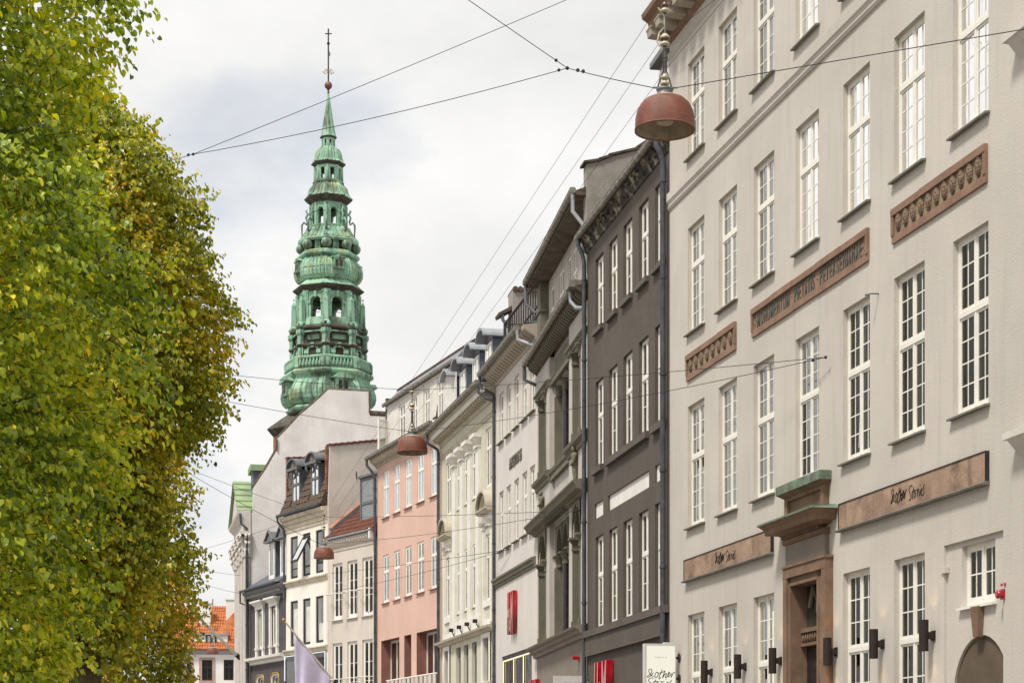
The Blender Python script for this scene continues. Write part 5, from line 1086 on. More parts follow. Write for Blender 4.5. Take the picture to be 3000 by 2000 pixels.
# ------------------------------------------------------------------ temple-fronted corner building with the big grey gable
FC = Facade(300, 733, 93.1, 703); X, Z = FC.X, FC.Z; W = FC.W
rt = FC.root('temple_front_building', 'stone building with fluted pilasters, copper pediment roof and tall grey gable')
MB().box(0, W, 0, 9, 0, E(12.9)).build('wall', 'stone_white', rt)
MB().box(W-.5, W, .15, .5, 0, E(12.6)).build('brick_edge', 'brick', rt)
for k in range(4):
    a = .1+k*(W-.95)/3; b = a+.85; m = MB(); n_ = 6; y = -.3
    pts = [(a, 0)]
    for q in range(n_):
        x0 = a+(b-a)*(q+.12)/n_; x1 = a+(b-a)*(q+.88)/n_; pts += [(x0, y), (x0+.02, y+.05), ((x0+x1)/2, y+.075), (x1-.02, y+.05), (x1, y)]
    pts = [(a, .05), (a, y)]+pts[1:]+[(b, y), (b, .05)]
    # camera-facing flank is fluted too
    m.prism(pts, 'z', 0, E(10.7)); m.build('pilaster', 'stone_white', rt)
    for q in range(3): MB().tube([(b+.0, -.06-.09*q, 2), (b+.0, -.06-.09*q, E(10.5))], .03, 8).build('flute_rib', 'stone_white', rt)
    m = MB(); rr = random.Random(k)
    m.box(a-.02, b+.02, y-.02, .02, E(10.7), E(10.8))
    for lev, (z_, ex) in enumerate(((10.95, .0), (11.25, .06), (11.6, .12))):
        lf_ = lambda px_, py_, dx_, dy_: m.tube([(px_, py_, E(z_-.25)), (px_+dx_*.05, py_+dy_*.05, E(z_)), (px_+dx_*(ex+.08), py_+dy_*(ex+.08), E(z_+.17)), (px_+dx_*(ex+.2), py_+dy_*(ex+.2), E(z_+.13)), (px_+dx_*(ex+.18), py_+dy_*(ex+.18), E(z_+.04))], [.09, .10, .09, .06, .03], 6)
        for q in range(4+lev % 2): lf_(a+(b-a)*(q+.5*(1-lev % 2)+.0)/4, y, 0, -1)
        for q in range(2): lf_(b, y+.08+q*.16, 1, 0); lf_(a, y+.08+q*.16, -1, 0)
    m.prism([(a-.0, y+.02), (b+.0, y+.02), (b+.0, 0), (a-.0, 0)], 'z', E(10.8), E(11.8))
    for xx_, sx_ in ((a, -1), (b, 1)): m.tube([(xx_+sx_*(.18+.1*math.cos(t*.7)), y-.2, E(11.66)+.1*math.sin(t*.7)) for t in range(9)], .05, 6)
    m.box(a-.22, b+.22, y-.22, .02, E(11.8), E(11.95)); m.build('capital', 'stone_white', rt)
cornice(rt, -.2, W+.05, [(.3, E(11.95)), (.33, E(12.0)), (.35, E(12.25)), (.3, E(12.3)), (.3, E(12.6)), (.42, E(12.7)), (.56, E(12.85)), (.6, E(12.98)), (0, E(13.0))], 'stone_white', 'entablature')
xm = W-3.9; zr, ze = E(14.9), E(13.0)
MB().prism([(-.1, ze), (xm, zr), (W-.6, ze)], 'y', -.45, 1.2).build('pediment', 'stone_white', rt)
MB().hexa([(xm, -.6, zr+.05), (W-.5, -.6, ze+.02), (W-.5, 1.0, ze+.02), (xm, 1.0, zr+.05), (xm, -.6, zr+.12), (W-.5, -.6, ze+.1), (W-.5, 1.0, ze+.1), (xm, 1.3, zr+.12)]).build('copper_roof', 'copper_roof', rt)
MB().hexa([(xm, -.6, zr+.05), (-.4, -.6, ze+.02), (-.4, 1.3, ze+.02), (xm, 1.3, zr+.05), (xm, -.6, zr+.12), (-.4, -.6, ze+.1), (-.4, 1.3, ze+.1), (xm, 1.3, zr+.12)]).build('copper_roof', 'copper_roof', rt)
for k in range(5): t = .12+k*.2; x = xm+(W-.5-xm)*t; z_ = zr+.12+(ze-zr-.02)*t; MB().box(x-.03, x+.03, -.6, 1.0, z_, z_+.06).build('roof_seam', 'copper_roof', rt)
pipe(rt, [(W+.12, -.5, E(12.8)), (W+.12, -.45, E(12.3)), (W+.1, -.18, E(12.1)), (W+.1, -.12, 0)], .06, 'pipe_dark')
gp = [(741.6, 1760), (741.6, 1429), (780, 1372), (800.8, 1335.5), (811, 1319), (812, 1285), (836.8, 1260), (876.6, 1217), (918, 1182), (962, 1141), (1082, 1147), (1084, 1211), (1140, 1214), (1140, 1760)]
poly = [FC.side(a, b, W+.05) for a, b in gp]; poly[0] = (poly[0][0], 0); poly[-1] = (poly[-1][0], 0)
MB().prism(poly, 'x', W-.3, W+.05).build('gable_wall', 'gable_render', rt)
for (a, b), (c, d) in zip(poly[1:-1], poly[2:-1]):
    n_ = max(1, int(math.hypot(c-a, d-b)/.42)); v_ = abs(c-a) < .05
    for k in range(n_):
        p0, p1 = k/n_, (k+.96)/n_; q = lambda t: (a+(c-a)*t, b+(d-b)*t)
        (e0, f0_), (e1, f1_) = q(p0), q(p1)
        if v_: MB().box(W-.35, W+.12, e0-.04, e0+.04, min(f0_, f1_), max(f0_, f1_)).build('coping_tile', 'soffit_wood', rt)
        else: MB().tube([(W-.1, e0, f0_+.0), (W-.1, e1, f1_+.0)], .2 if 9 < poly.index((a, b)) else .12, 7).build('coping_tile', 'brown_tile' if poly.index((a, b)) != 9 else 'soffit_wood', rt)
y0, z0 = FC.side(742, 1425, W-1.5); y1, z1 = FC.side(780, 1362, W-1.5)
MB().box(W-3, W-1.5, y0, y1+1, z0-2, z1-.3).build('roof_dormer', 'slate', rt); MB().box(W-3.15, W-1.35, y0-.15, y1+1, z1-.3, z1).build('roof_dormer_cap', 'copper_roof', rt)
MB().prism([(.5, E(12.9)), (2.2, E(15.5)), (4.5, E(18)), (9, E(12.9))], 'x', .1, W-.32).build('roof', 'slate', rt)
y0, z0 = FC.side(804, 1330, W-.35)

# ------------------------------------------------------------------ church tower
TS = 223.0; tb = pix(962, HOR, TS); MPX = TS/FPX
tr_ = empty('church_tower', (tb.x, tb.y, 0)); tag(tr_, 'tall green copper church spire with arcades, bulbs and balustrade', 'church tower')
zp = lambda y: EYE+(HOR-y)*MPX
PH = R(-88.5)
def stage(name, prof, mat='verdigris', n=8, smooth=False, cap0=True, cap1=True):
    return MB().lathe([(r*MPX, zp(y)) for r, y in prof], n, phase=PH, smooth=smooth, cap0=cap0, cap1=cap1).build(name, mat, tr_)
def oct_pt(r, k, y): t = PH+k*math.pi/4; return (r*MPX*math.cos(t), r*MPX*math.sin(t), zp(y))
def seams(name, prof, per=5, w_=.12):
    m = MB()
    for k in range(8):
        for q in range(per):
            t = (q+.5)/per if q else 0
            pts = [Vector(oct_pt(r, k, y)).lerp(Vector(oct_pt(r, k+1, y)), t) for r, y in prof]
            pts = [Vector((p.x*1.004, p.y*1.004, p.z)) for p in pts]; m.tube(pts, w_, 4, caps=False, smooth=False)
    o = m.build(name, 'verdigris', tr_, fix=False); o['kind'] = 'stuff'
MB().lathe([(161*MPX, 0), (161*MPX, zp(1262))], 4, phase=PH, smooth=False).build('brick_shaft', 'brick', tr_)
MB().lathe([(178*MPX, zp(1256)), (150*MPX, zp(1236)), (115*MPX, zp(1212))], 4, phase=PH, smooth=False).build('skirt_roof', 'copper_dark', tr_)
MB().lathe([(158*MPX, zp(1284)), (177*MPX, zp(1262)), (179*MPX, zp(1259)), (178*MPX, zp(1256)), (120*MPX, zp(1254))], 4, phase=PH, smooth=False).build('eaves', 'copper_dark', tr_)
stage('torus', [(112, 1218), (122, 1214), (125, 1208), (122, 1203), (112, 1200)])
lb = [(112, 1202), (124, 1196), (134, 1184), (137, 1170), (136, 1158), (131, 1146), (123, 1134), (119, 1124), (119, 1112)]
stage('lower_bulb', lb); seams('bulb_seams', lb[1:], 6)
stage('torus', [(120, 1118), (130, 1113), (133, 1107), (131, 1101), (124, 1099)])
stage('balcony_floor', [(105, 1101), (124, 1099), (124, 1094), (105, 1093)])
bme = MB().lathe([(.16, 0), (.24, .12), (.26, .3), (.14, .7), (.14, .85), (.2, .95)], 6).mesh('baluster', 'verdigris')
bl_ = empty('balustrade'); bl_.parent = tr_
hb = (1096-1070)*MPX
for k in range(8):
    a, b = Vector(oct_pt(124, k, 1096)), Vector(oct_pt(124, k+1, 1096))
    for q in range(7):
        p = a.lerp(b, .16+.68*q/6); o = link('baluster', bme, bl_, p); o.scale = (1, 1, hb/.95)
    d = (b-a).normalized(); nrm = Vector((d.y, -d.x, 0))
    for e0, e1 in ((0, .11), (.89, 1)):
        p, q = a.lerp(b, e0), a.lerp(b, e1); MB().hexa([p+nrm*.25, q+nrm*.25, q-nrm*.25, p-nrm*.25, p+nrm*.25+Vector((0, 0, hb)), q+nrm*.25+Vector((0, 0, hb)), q-nrm*.25+Vector((0, 0, hb)), p-nrm*.25+Vector((0, 0, hb))]).build('pier', 'verdigris', bl_)
stage('handrail', [(118, 1070), (126, 1070), (127, 1066), (125, 1063), (118, 1063)])
stage('oculus_stage', [(104, 1098), (104, 1035)])
for k in range(8):
    a, b = Vector(oct_pt(104, k, 1050)), Vector(oct_pt(104, k+1, 1050)); c = (a+b)/2; d = (b-a).normalized(); rz = math.atan2(d.y, d.x); nrm = Vector((d.y, -d.x, 0))
    if nrm.dot(-c) > 0: nrm = -nrm
    e = empty('oculus', c); e.parent = tr_; e.rotation_euler = (0, 0, rz); s_ = 1 if Vector((-d.y, d.x, 0)).dot(nrm) > 0 else -1
    MB().tube([(0, -.1*s_, 0), (0, .12*s_, 0)], .62, 14).build('opening', 'interior_dark', e)
    ring = [(.72*math.cos(t*math.pi/10), .1*s_, .72*math.sin(t*math.pi/10)) for t in range(21)]; MB().tube(ring, .14, 6).build('ring', 'verdigris', e)
    for t in range(4): MB().box(-.2, .2, -.1, .3, .5, 1.05).build('keystone', 'verdigris', e, (0, 0, 0) if s_ > 0 else (0, -.2, 0), (0, t*math.pi/2, 0))
    for x in (-1.45, 1.45): MB().box(x-.2, x+.2, -.25, .25, -1.9, 1.0).build('strip', 'verdigris', e)
    # corner pilaster
    p = Vector(oct_pt(105, k, 1068)); m = MB(); m.lathe([(.35, 0), (.35, zp(1037)-zp(1068))], 8, smooth=False); m.build('corner_pilaster', 'verdigris', tr_, p)
stage('cornice', [(104, 1039), (113, 1034), (115, 1031), (115, 1029), (104, 1024)], 'copper_dark')
stage('panel_stage', [(102, 1030), (100, 984)])
for k in range(8):
    a, b = Vector(oct_pt(101, k, 1006)), Vector(oct_pt(101, k+1, 1006)); c = (a+b)/2; d = (b-a).normalized(); rz = math.atan2(d.y, d.x)
    e = empty('panel', c); e.parent = tr_; e.rotation_euler = (0, 0, rz)
    m = MB(); m.wall(-1.25, 1.25, -.62, .55, .12, [(-.9, .9, -.35, .3, .2)]); m.wall(-1.25, 1.25, -.62, .55, -.12, [(-.9, .9, -.35, .3, -.2)]); m.build('frame', 'copper_dark', e, fix=False)
    MB().box(-1.35, 1.35, -.3, .3, .55, .72).build('ledge', 'verdigris', e)
    p = Vector(oct_pt(104, k, 1028)); m = MB(); m.lathe([(.55, 0), (.5, .2), (.42, .3), (.42, 1.0), (.6, 1.3), (.6, 1.75)], 8, smooth=False, cap1=True); m.build('corner_console', 'verdigris', tr_, p)
stage('cornice', [(100, 988), (110, 984), (114, 980), (113, 976), (110, 972), (96, 968)], 'copper_dark')
stage('parapet', [(97, 970), (94, 948), (90, 946)], cap0=False)
# arcade stage: open arches one can look through
fa = 2*88*MPX*math.sin(math.pi/8); ap = 88*MPX*math.cos(math.pi/8); zA0, zA1 = zp(950), zp(868); hA = zA1-zA0
am = MB(); ow = .66; sp_ = hA*.58
for y in (0, .55):
    am.wall(-fa/2, fa/2, 0, hA, y, [(-ow, ow, 0, sp_+ow+.02, 0)])
am.arch(-ow, ow, sp_, sp_+ow+.02, 0, .55, 10)
for x in (-ow, ow): am.quad((x, 0, 0), (x, .55, 0), (x, .55, sp_), (x, 0, sp_))
ame = am.mesh('arch_panel', 'verdigris')
tri = MB(); tri.tube([(ow*1.18*math.cos(t*math.pi/10), -.04, sp_+ow*1.18*math.sin(t*math.pi/10)) for t in range(11)], .11, 6); tri.box(-ow-.4, -ow, -.14, .02, sp_-.12, sp_+.12); tri.box(ow, ow+.4, -.14, .02, sp_-.12, sp_+.12); tri.box(-.16, .16, -.2, .0, sp_+ow-.1, hA-.1)
for x in (-1.16, 1.16): tri.box(x-.19, x+.19, -.16, .02, 0, hA-.25); tri.box(x-.28, x+.28, -.24, .02, hA-.25, hA)
trm = tri.mesh('arch_moulding', 'verdigris')
ob_ = MB(); ob_.lathe([(.62, 0), (.5, .25), (.36, .3), (.36, .32)], 4, phase=math.pi/4, smooth=False); ob_.lathe([(.42, .3), (.33, 2.75), (.0, 3.3)], 4, phase=math.pi/4, smooth=False); ob_.ball((0, 0, 3.5), .12, 6, 5)
for a in (-.35, .35):
    for b in (-.35, .35): ob_.ball((a, b, -.22), .26, 8, 6)
obm = ob_.mesh('obelisk', 'verdigris')
for k in range(8):
    a, b = Vector(oct_pt(88, k, 950)), Vector(oct_pt(88, k+1, 950)); c = (a+b)/2; th = math.atan2(c.y, c.x)
    e = link('arch_panel', ame, tr_, c, (0, 0, th+math.pi/2)); link('arch_moulding', trm, e)
    p = Vector(oct_pt(101, k, 966)); link('obelisk', obm, tr_, p, (0, 0, PH+k*math.pi/4))
    for q in (.35, .62): MB().tube([a.lerp(b, .3)+Vector((0, 0, hA*q*.6)), a.lerp(b, .7)+Vector((0, 0, hA*q*.6))], .03, 4).build('tie_bar', 'copper_dark', tr_)
    p = Vector(oct_pt(89, k, 950)); MB().lathe([(.3, 0), (.3, hA)], 6, smooth=False).build('corner_pilaster', 'verdigris', tr_, p)
stage('arcade_ceiling', [(86, 872), (92, 868), (92, 866), (104, 857), (105, 854), (104, 853), (86, 852)], 'copper_dark')
stage('skirt_roof', [(103, 853), (84, 835), (80, 834)])
ub = [(76, 838), (88, 832), (95, 822), (98, 810), (98, 798), (95, 786), (88, 776), (81, 770), (80, 764)]
stage('upper_bulb', ub); seams('bulb_seams', ub[1:], 6)
stage('bulb_band', [(97, 802), (100, 801), (100, 795), (96, 794)])
for k in (0, 2, 4, 6):                               # small aedicules on the bulb faces
    c = (Vector(oct_pt(96, k, 792))+Vector(oct_pt(96, k+1, 792)))/2; th = math.atan2(c.y, c.x)
    e = empty('aedicule', c); e.parent = tr_; e.rotation_euler = (0, 0, th+math.pi/2)
    MB().box(-.62, .62, -.35, .5, -.55, .55).build('box', 'verdigris', e); MB().prism([(-.85, .55), (0, 1.0), (.85, .55)], 'y', -.45, .5).build('gable', 'verdigris', e)
    for x in (-.28, .28): MB().box(x-.16, x+.16, -.37, -.3, -.4, .3).build('opening', 'interior_dark', e)
    MB().box(-.7, .7, -.5, .4, -.75, -.55).build('sill', 'verdigris', e)
    c2 = (Vector(oct_pt(133, k, 1150))+Vector(oct_pt(133, k+1, 1150)))/2; e = empty('aedicule', c2); e.parent = tr_; e.rotation_euler = (0, 0, th+math.pi/2)
    MB().box(-.9, .9, -.5, .6, -.9, .7).build('box', 'verdigris', e); MB().prism([(-1.35, .7), (-.6, 1.3), (.6, 1.3), (1.35, .7)], 'y', -.75, .6).build('gable', 'verdigris', e)
    for x in (-.35, .35): MB().box(x-.2, x+.2, -.52, -.45, -.6, .45).build('opening', 'interior_dark', e)
stage('ledge', [(80, 766), (89, 764), (92, 760), (91, 754), (85, 748), (74, 747)])
stage('ball_drum', [(66, 750), (66, 712)], 'copper_dark')
for k in range(8):
    MB().ball((0, 0, 0), 15.0*MPX, 14, 10).build('ball', 'verdigris', tr_, Vector(oct_pt(80, k, 731)))
    p = (Vector(oct_pt(70, k, 740))+Vector(oct_pt(70, k+1, 740)))/2; MB().box(-.35, .35, -.2, .2, -.3, 1.1).build('drum_pier', 'verdigris', tr_, p, (0, 0, math.atan2(p.y, p.x)+math.pi/2))
stage('torus', [(74, 718), (86, 722), (90, 716), (87, 710), (80, 708)])
dm = [(87, 711), (74, 694), (66, 682), (62, 676)]; stage('bell_roof', dm); seams('roof_seams', dm, 5)
stage('ledge', [(58, 680), (64, 676), (65, 671), (58, 668)])
fa2, ap2 = 2*54*MPX*math.sin(math.pi/8), 54*MPX*math.cos(math.pi/8); h2 = zp(602)-zp(672); ow2, s2_ = .36, (zp(602)-zp(672))*.62
am = MB()
for y in (0, .35): am.wall(-fa2/2, fa2/2, 0, h2, y, [(-ow2, ow2, .12, s2_+ow2+.02, 0)])
am.arch(-ow2, ow2, s2_, s2_+ow2+.02, 0, .35, 8)
for x in (-ow2, ow2): am.quad((x, 0, .12), (x, .35, .12), (x, .35, s2_), (x, 0, s2_))
am2 = am.mesh('arch_panel', 'verdigris')
t2 = MB(); t2.tube([(ow2*1.2*math.cos(t*math.pi/8), -.03, s2_+ow2*1.2*math.sin(t*math.pi/8)) for t in range(9)], .07, 5)
for x in (-.62, .62): t2.box(x-.14, x+.14, -.14, .02, 0, h2-.2); t2.box(x-.2, x+.2, -.2, .02, s2_-.1, s2_+.1)
tm2 = t2.mesh('arch_moulding', 'verdigris')
sb = MB(); sb.tube([(0, -.05, 0), (.0, -.95, -.7), (0, -1.0, .6), (0, -.75, .95), (0, -.42, .7), (0, -.35, 1.0), (0, -.5, 1.5), (0, -.3, 1.9), (0, -.5, 2.3), (0, -.3, 2.5), (0, 0.05, 2.3)], .13, 6); sbm = sb.mesh('scroll_bracket', 'verdigris')
for k in range(8):
    a, b = Vector(oct_pt(54, k, 672)), Vector(oct_pt(54, k+1, 672)); c = (a+b)/2; th = math.atan2(c.y, c.x)
    e = link('arch_panel', am2, tr_, c, (0, 0, th+math.pi/2)); link('arch_moulding', tm2, e)
    t = PH+k*math.pi/4; link('scroll_bracket', sbm, tr_, Vector(oct_pt(53, k, 676)), (0, 0, t+math.pi/2))
stage('cornice', [(53, 606), (56, 600), (60, 598), (70, 589), (71, 586), (64, 583)], 'copper_dark')
dm = [(70, 586), (61, 577), (57, 568), (53, 556), (45, 547), (42, 543)]; stage('bell_roof', dm); seams('roof_seams', dm, 4)
stage('torus', [(40, 546), (46, 541), (46, 536), (40, 532)])
def open_lantern(r, y0, y1, n):
    h = zp(y1)-zp(y0)
    for k in range(8):
        MB().lathe([(r*MPX*.16, 0), (r*MPX*.13, h)], 6, smooth=False).build('column', 'verdigris', tr_, Vector(oct_pt(r, k, y0)))
        c = (Vector(oct_pt(r, k, y0))+Vector(oct_pt(r, k+1, y0)))/2; f_ = 2*r*MPX*math.sin(math.pi/8); th = math.atan2(c.y, c.x)
        MB().box(-f_/2, -f_*.22, -.1, .15, 0, h).build('wing', 'verdigris', tr_, c, (0, 0, th+math.pi/2)); MB().box(f_*.22, f_/2, -.1, .15, 0, h).build('wing', 'verdigris', tr_, c, (0, 0, th+math.pi/2))
        MB().box(-f_/2, f_/2, -.12, .17, h*.82, h).build('lintel', 'verdigris', tr_, c, (0, 0, th+math.pi/2))
open_lantern(38, 534, 492, 8)
stage('cornice', [(37, 496), (40, 491), (50, 485), (51, 483), (44, 480)], 'copper_dark')
dm = [(49, 483), (42, 476), (39, 466), (36, 452), (31, 442), (22, 436), (18, 433)]; stage('bell_roof', dm); seams('roof_seams', dm, 4)
open_lantern(17.5, 434, 408, 8)
stage('cornice', [(17, 411), (19, 408), (25, 405), (25, 403), (20, 401)], 'copper_dark')
stage('spire', [(25, 404), (21, 394), (19.5, 384), (13, 345), (2.2, 274)])
stage('finial_neck', [(2, 276), (4, 271), (2, 268), (4, 264), (2, 260)], 'copper_ball', 10, True)
MB().ball((0, 0, zp(251)), 11.3*MPX, 18, 12).build('finial_ball', 'copper_ball', tr_)
MB().tube([(0, 0, zp(241)), (0, 0, zp(85))], .09, 8).build('finial_rod', 'copper_dark', tr_)
MB().ball((0, 0, zp(128)), 4.6*MPX, 12, 8).build('small_ball', 'iron_dark', tr_)
MB().box(-10*MPX, 10*MPX, -.07, .07, zp(100.5), zp(98.5)).build('cross_arm', 'iron_dark', tr_)
for k in range(8):
    t = k*math.pi/4+.2; e = 17*MPX
    MB().tube([(0, 0, zp(211)), (e*.5*math.cos(t), e*.5*math.sin(t), zp(205 if k % 2 else 217)), (e*math.cos(t), e*math.sin(t), zp(211)), (e*.9*math.cos(t), e*.9*math.sin(t), zp(214))], .035, 5).build('filigree', 'gold_trim', tr_)
for y, r_ in ((211, 2.6), (204, 2.2), (218, 2.2), (180, 1.8), (186, 1.6)): MB().ball((0, 0, zp(y)), r_*MPX, 8, 6).build('bead', 'copper_dark', tr_)
MB().prism([(0, zp(166)), (5*MPX, zp(164)), (6.5*MPX, zp(158)), (4*MPX, zp(152)), (0, zp(154)), (-2*MPX, zp(160))], 'y', -.06, .06).build('weather_vane', 'patina', tr_)

# ------------------------------------------------------------------ far house with orange roofs
HS = 150.0; hp = pix(615, HOR, HS); k_ = HS/FPX
rt = empty('orange_roof_house', (hp.x, hp.y, 0), R(4)); tag(rt, 'white house with orange tiled roofs and white chimneys at the far end', 'building')
hx = lambda px: (px-615)*k_; hz_ = lambda py: EYE+(HOR-py)*k_
wins = [(592, 622, 1932, 1992), (655, 684, 1931, 1991), (548, 560, 1935, 1992), (520, 534, 1935, 1992)]
w = MB(); w.wall(hx(470), hx(720), 0, hz_(1905), 0, [(hx(a), hx(b), hz_(d), hz_(c), .1) for a, b, c, d in wins]); w.build('wall', 'house_white', rt, fix=False)
MB().box(hx(470), hx(720), .6, 8, .1, hz_(1905)).build('interior', 'interior_dark', rt)
for i, (a, b, c, d) in enumerate(wins):
    window(rt, hx(a), hx(b), hz_(d), hz_(c), y=.05, leaves=2, rows=(1, 2), tr=.36, fw=.07, mat='frame_dark', glass='glass_dark', tilt=.3)
    if i in (0, 2):
        m = MB(); m.wall(hx(a)-.22, hx(b)+.22, hz_(d)-.2, hz_(c)+.2, -.04, [(hx(a), hx(b), hz_(d), hz_(c), .06)]); m.build('surround', 'pink_stone', rt, fix=False)
cornice(rt, hx(470), hx(720), [(0, hz_(1916)), (.1, hz_(1914)), (.2, hz_(1908)), (.35, hz_(1904)), (0, hz_(1902))], 'palazzo_grey')
MB().prism([(-.4, hz_(1904)), (3.6, hz_(1790)), (8, hz_(1900))], 'x', hx(470), hx(720)).build('roof', 'orange_tile', rt)
MB().prism([(4.2, hz_(1900)), (4.2, hz_(1810)), (7.6, hz_(1752)), (11, hz_(1800)), (11, hz_(1900))], 'x', hx(470), hx(720)).build('rear_roof', 'orange_tile', rt)
m = MB(); tiled(m, (hx(470), -.42, hz_(1903)), (hx(720)-hx(470), 0, 0), (0, 4.0, hz_(1790)-hz_(1904)), (0, -.61, .79), 34, 11, .09); m.build('roof_tiles', 'orange_tile', rt, fix=False)['kind'] = 'stuff'
m = MB(); tiled(m, (hx(470), 4.18, hz_(1812)), (hx(720)-hx(470), 0, 0), (0, 3.4, hz_(1752)-hz_(1812)), (0, -.45, .89), 34, 6, .09); m.build('roof_tiles', 'orange_tile', rt, fix=False)['kind'] = 'stuff'
MB().hexa([(hx(610), .6, hz_(1880)), (hx(700), -.42, hz_(1900)), (hx(716), 1.6, hz_(1880)), (hx(690), 3.4, hz_(1775)), (hx(612), .5, hz_(1872)), (hx(702), -.5, hz_(1895)), (hx(718), 1.6, hz_(1875)), (hx(690), 3.3, hz_(1765))]).build('hip_roof', 'orange_tile', rt)
for a, b, y0, c, d in ((653, 684, 2.8, 1746, 1800), (576, 609, 2.2, 1760, 1812)):
    m = MB(); m.box(hx(a), hx(b), y0, y0+.9, hz_(d)-.8, hz_(c)); m.box(hx(a)-.08, hx(b)+.08, y0-.08, y0+.98, hz_(c)-.0, hz_(c)+.1); m.build('chimney', 'house_white', rt)
MB().box(hx(565), hx(665), .35, 3, hz_(1893), hz_(1858)).build('dormer', 'house_white', rt); MB().box(hx(560), hx(668), .2, 3, hz_(1858), hz_(1853)).build('dormer_roof', 'zinc_pale', rt)
window(rt, hx(602), hx(633), hz_(1890), hz_(1856), y=.26, leaves=2, rows=(1, 1), tr=None, fw=.1, mat='frame_dark', glass='glass')
MB().tube([(hx(599), 7.5, hz_(1752)), (hx(599), 7.5, hz_(1728))], .04, 5).build('aerial', 'iron_dark', rt)
MB().box(hx(695), hx(705), 1, 3, hz_(1870), hz_(1760)).build('dark_dormer', 'slate', rt)
# ------------------------------------------------------------------ street lamps on span wires
def street_lamp(px, ybot, s, label):
    p = pix(px, ybot, s); e = empty('street_lamp', p); tag(e, label, 'street lamp', 'dome lamps hung over the street')
    D = .775; r = D/2
    prof = [(a_, .112+.8*z_) for a_, z_ in [(r, 0), (r*1.0, .09), (r*.985, .2), (r*.935, .31), (r*.83, .41), (r*.66, .49), (r*.44, .54), (r*.26, .56)]]
    MB().lathe(prof, 40).build('shade', 'shade_red', e); MB().lathe([(a*.965, z+.004) for a, z in prof], 40, cap1=True).build('inner_shade', 'shade_inner', e)
    MB().lathe([(r*.955, .112), (r*1.015, .104), (r*1.015, .13), (r, .132)], 40).build('rim', 'shade_red', e)
    MB().lathe([(.0, .2), (.1, .2), (.13, .25), (.07, .4)], 16).build('bulb_housing', 'shade_inner', e)
    m = MB(); m.lathe([(.105, .54), (.115, .56), (.105, .58), (.1, .62), (.112, .63), (.112, .65), (.05, .66)], 20); m.build('collar', 'zinc', e)
    z = .66
    def ins(z, w_, mat): return MB().lathe([(.03, z), (w_, z+.012), (w_*1.05, z+.035), (w_*.6, z+.06), (.03, z+.07)], 16).build('insulator', mat, e)
    ins(.69, .055, 'porcelain'); ins(.77, .052, 'porcelain')
    MB().tube([(0, 0, .64), (0, 0, 1.72)], .013, 6).build('rod', 'steel', e)
    for dx in (-.03, .028): MB().tube([(dx*3.2, 0, .66), (dx*2.2, .0, .76), (dx*.7, 0, .88), (dx*.55, 0, 1.08), (dx*.9, 0, 1.18)], .011, 5).build('cable', 'insulator_brown', e)
    ins(1.20, .062, 'porcelain'); ins(1.27, .058, 'insulator_brown'); ins(1.29, .06, 'porcelain')
    MB().tube([(-.03, 0, 1.15), (-.1, 0, 1.26), (-.07, 0, 1.38), (0, 0, 1.45), (-.01, 0, 1.6), (-.09, 0, 1.70)], .012, 5).build('cable', 'porcelain', e)
    ins(1.63, .062, 'porcelain'); ins(1.70, .05, 'insulator_brown')
    for q in (.93, .98, 1.04): MB().lathe([(.028, q), (.028, q+.012)], 8).build('clamp', 'iron_dark', e)
    MB().tube([(-.16, 0, .665), (.16, 0, .665)], .012, 6).build('yoke', 'steel', e)
    return p
LAMPS = [(1948, 408, 24.3, 'largest dome lamp, hanging before the cream facade'), (1207.5, 1339, 47.6, 'second dome lamp, before the pink and green houses'), (949, 1643, 71.5, 'third dome lamp, before the ivory house'), (796, 1789, 97, 'fourth dome lamp, before the aubergine house'), (622.5, 1919, 124, 'farthest dome lamp, before the orange roofs')]
lp = [street_lamp(*a) for a in LAMPS]
def wire(pts, r, label, sag=0.0, n=14, knots=()):
    r *= .56
    e = empty('span_wire', pts[0]); tag(e, label, 'wire', 'wires strung over the street'); P0 = Vector(pts[0]); b = MB()
    for a, c in zip(pts, pts[1:]):
        a, c = Vector(a), Vector(c); b.tube([a.lerp(c, i/n)-P0-Vector((0, 0, sag*4*(i/n)*(1-i/n))) for i in range(n+1)], r, 5)
    b.build('cable', 'cable', e)
    for k in knots:
        k = Vector(k)-P0; MB().ball(k, r*4.5, 8, 6).build('clamp', 'iron_dark', e)
    return e
up = Vector((0, 0, 1))
l1, l2, l3, l4, l5 = lp
j1 = pix(1662, 200, 27.5); T1 = l1+up*.665
wire([T1+Vector((.15, 0, 0)), pix(3300, 36, 21.5)], .011, 'dark wire from the largest lamp to the right photo edge', .0)
wire([T1-Vector((.15, 0, 0)), j1], .011, 'short dark wire between the largest lamp and the wire junction', .01, knots=[j1, j1.lerp(T1, .12), j1.lerp(T1, .18)])
nL = pix(566, 452, 31)
wire([j1, nL], .010, 'lower dark wire from the junction to the tree on the left', .08, knots=[j1.lerp(nL, .02)])
wire([pix(2250, -256, 33.1), nL], .010, 'upper dark wire from the top edge to the tree', .05, knots=[])
wire([pix(300, -752, 22), j1], .010, 'dark wire from the top edge down to the junction', .02, knots=[j1.lerp(pix(300, -752, 22), .03)])
wire([nL, pix(-30, 590, 27)], .010, 'dark wire running into the near tree foliage', .05, knots=[nL, nL+Vector((-.08, 0, -.01))])
hk = FR.world(FR.X(2436), -.1, FR.Z(2436, 1047)); 
wire([hk, l2+up*1.70, pix(480, 1075, 44)], .011, 'upper wire of the second lamp, hooked to the cream wall', .05, knots=[hk, hk.lerp(l2, .02)])
wire([hk, l2+Vector((.16, 0, .665))], .011, 'lower wire from the cream wall hook to the second lamp', .12)
wire([l2+Vector((-.16, 0, .665)), pix(420, 1128, 44)], .011, 'lower wire from the second lamp into the trees', .05)
hk3 = FP.world(FP.X(1707), -.08, FP.Z(1707, 1494))
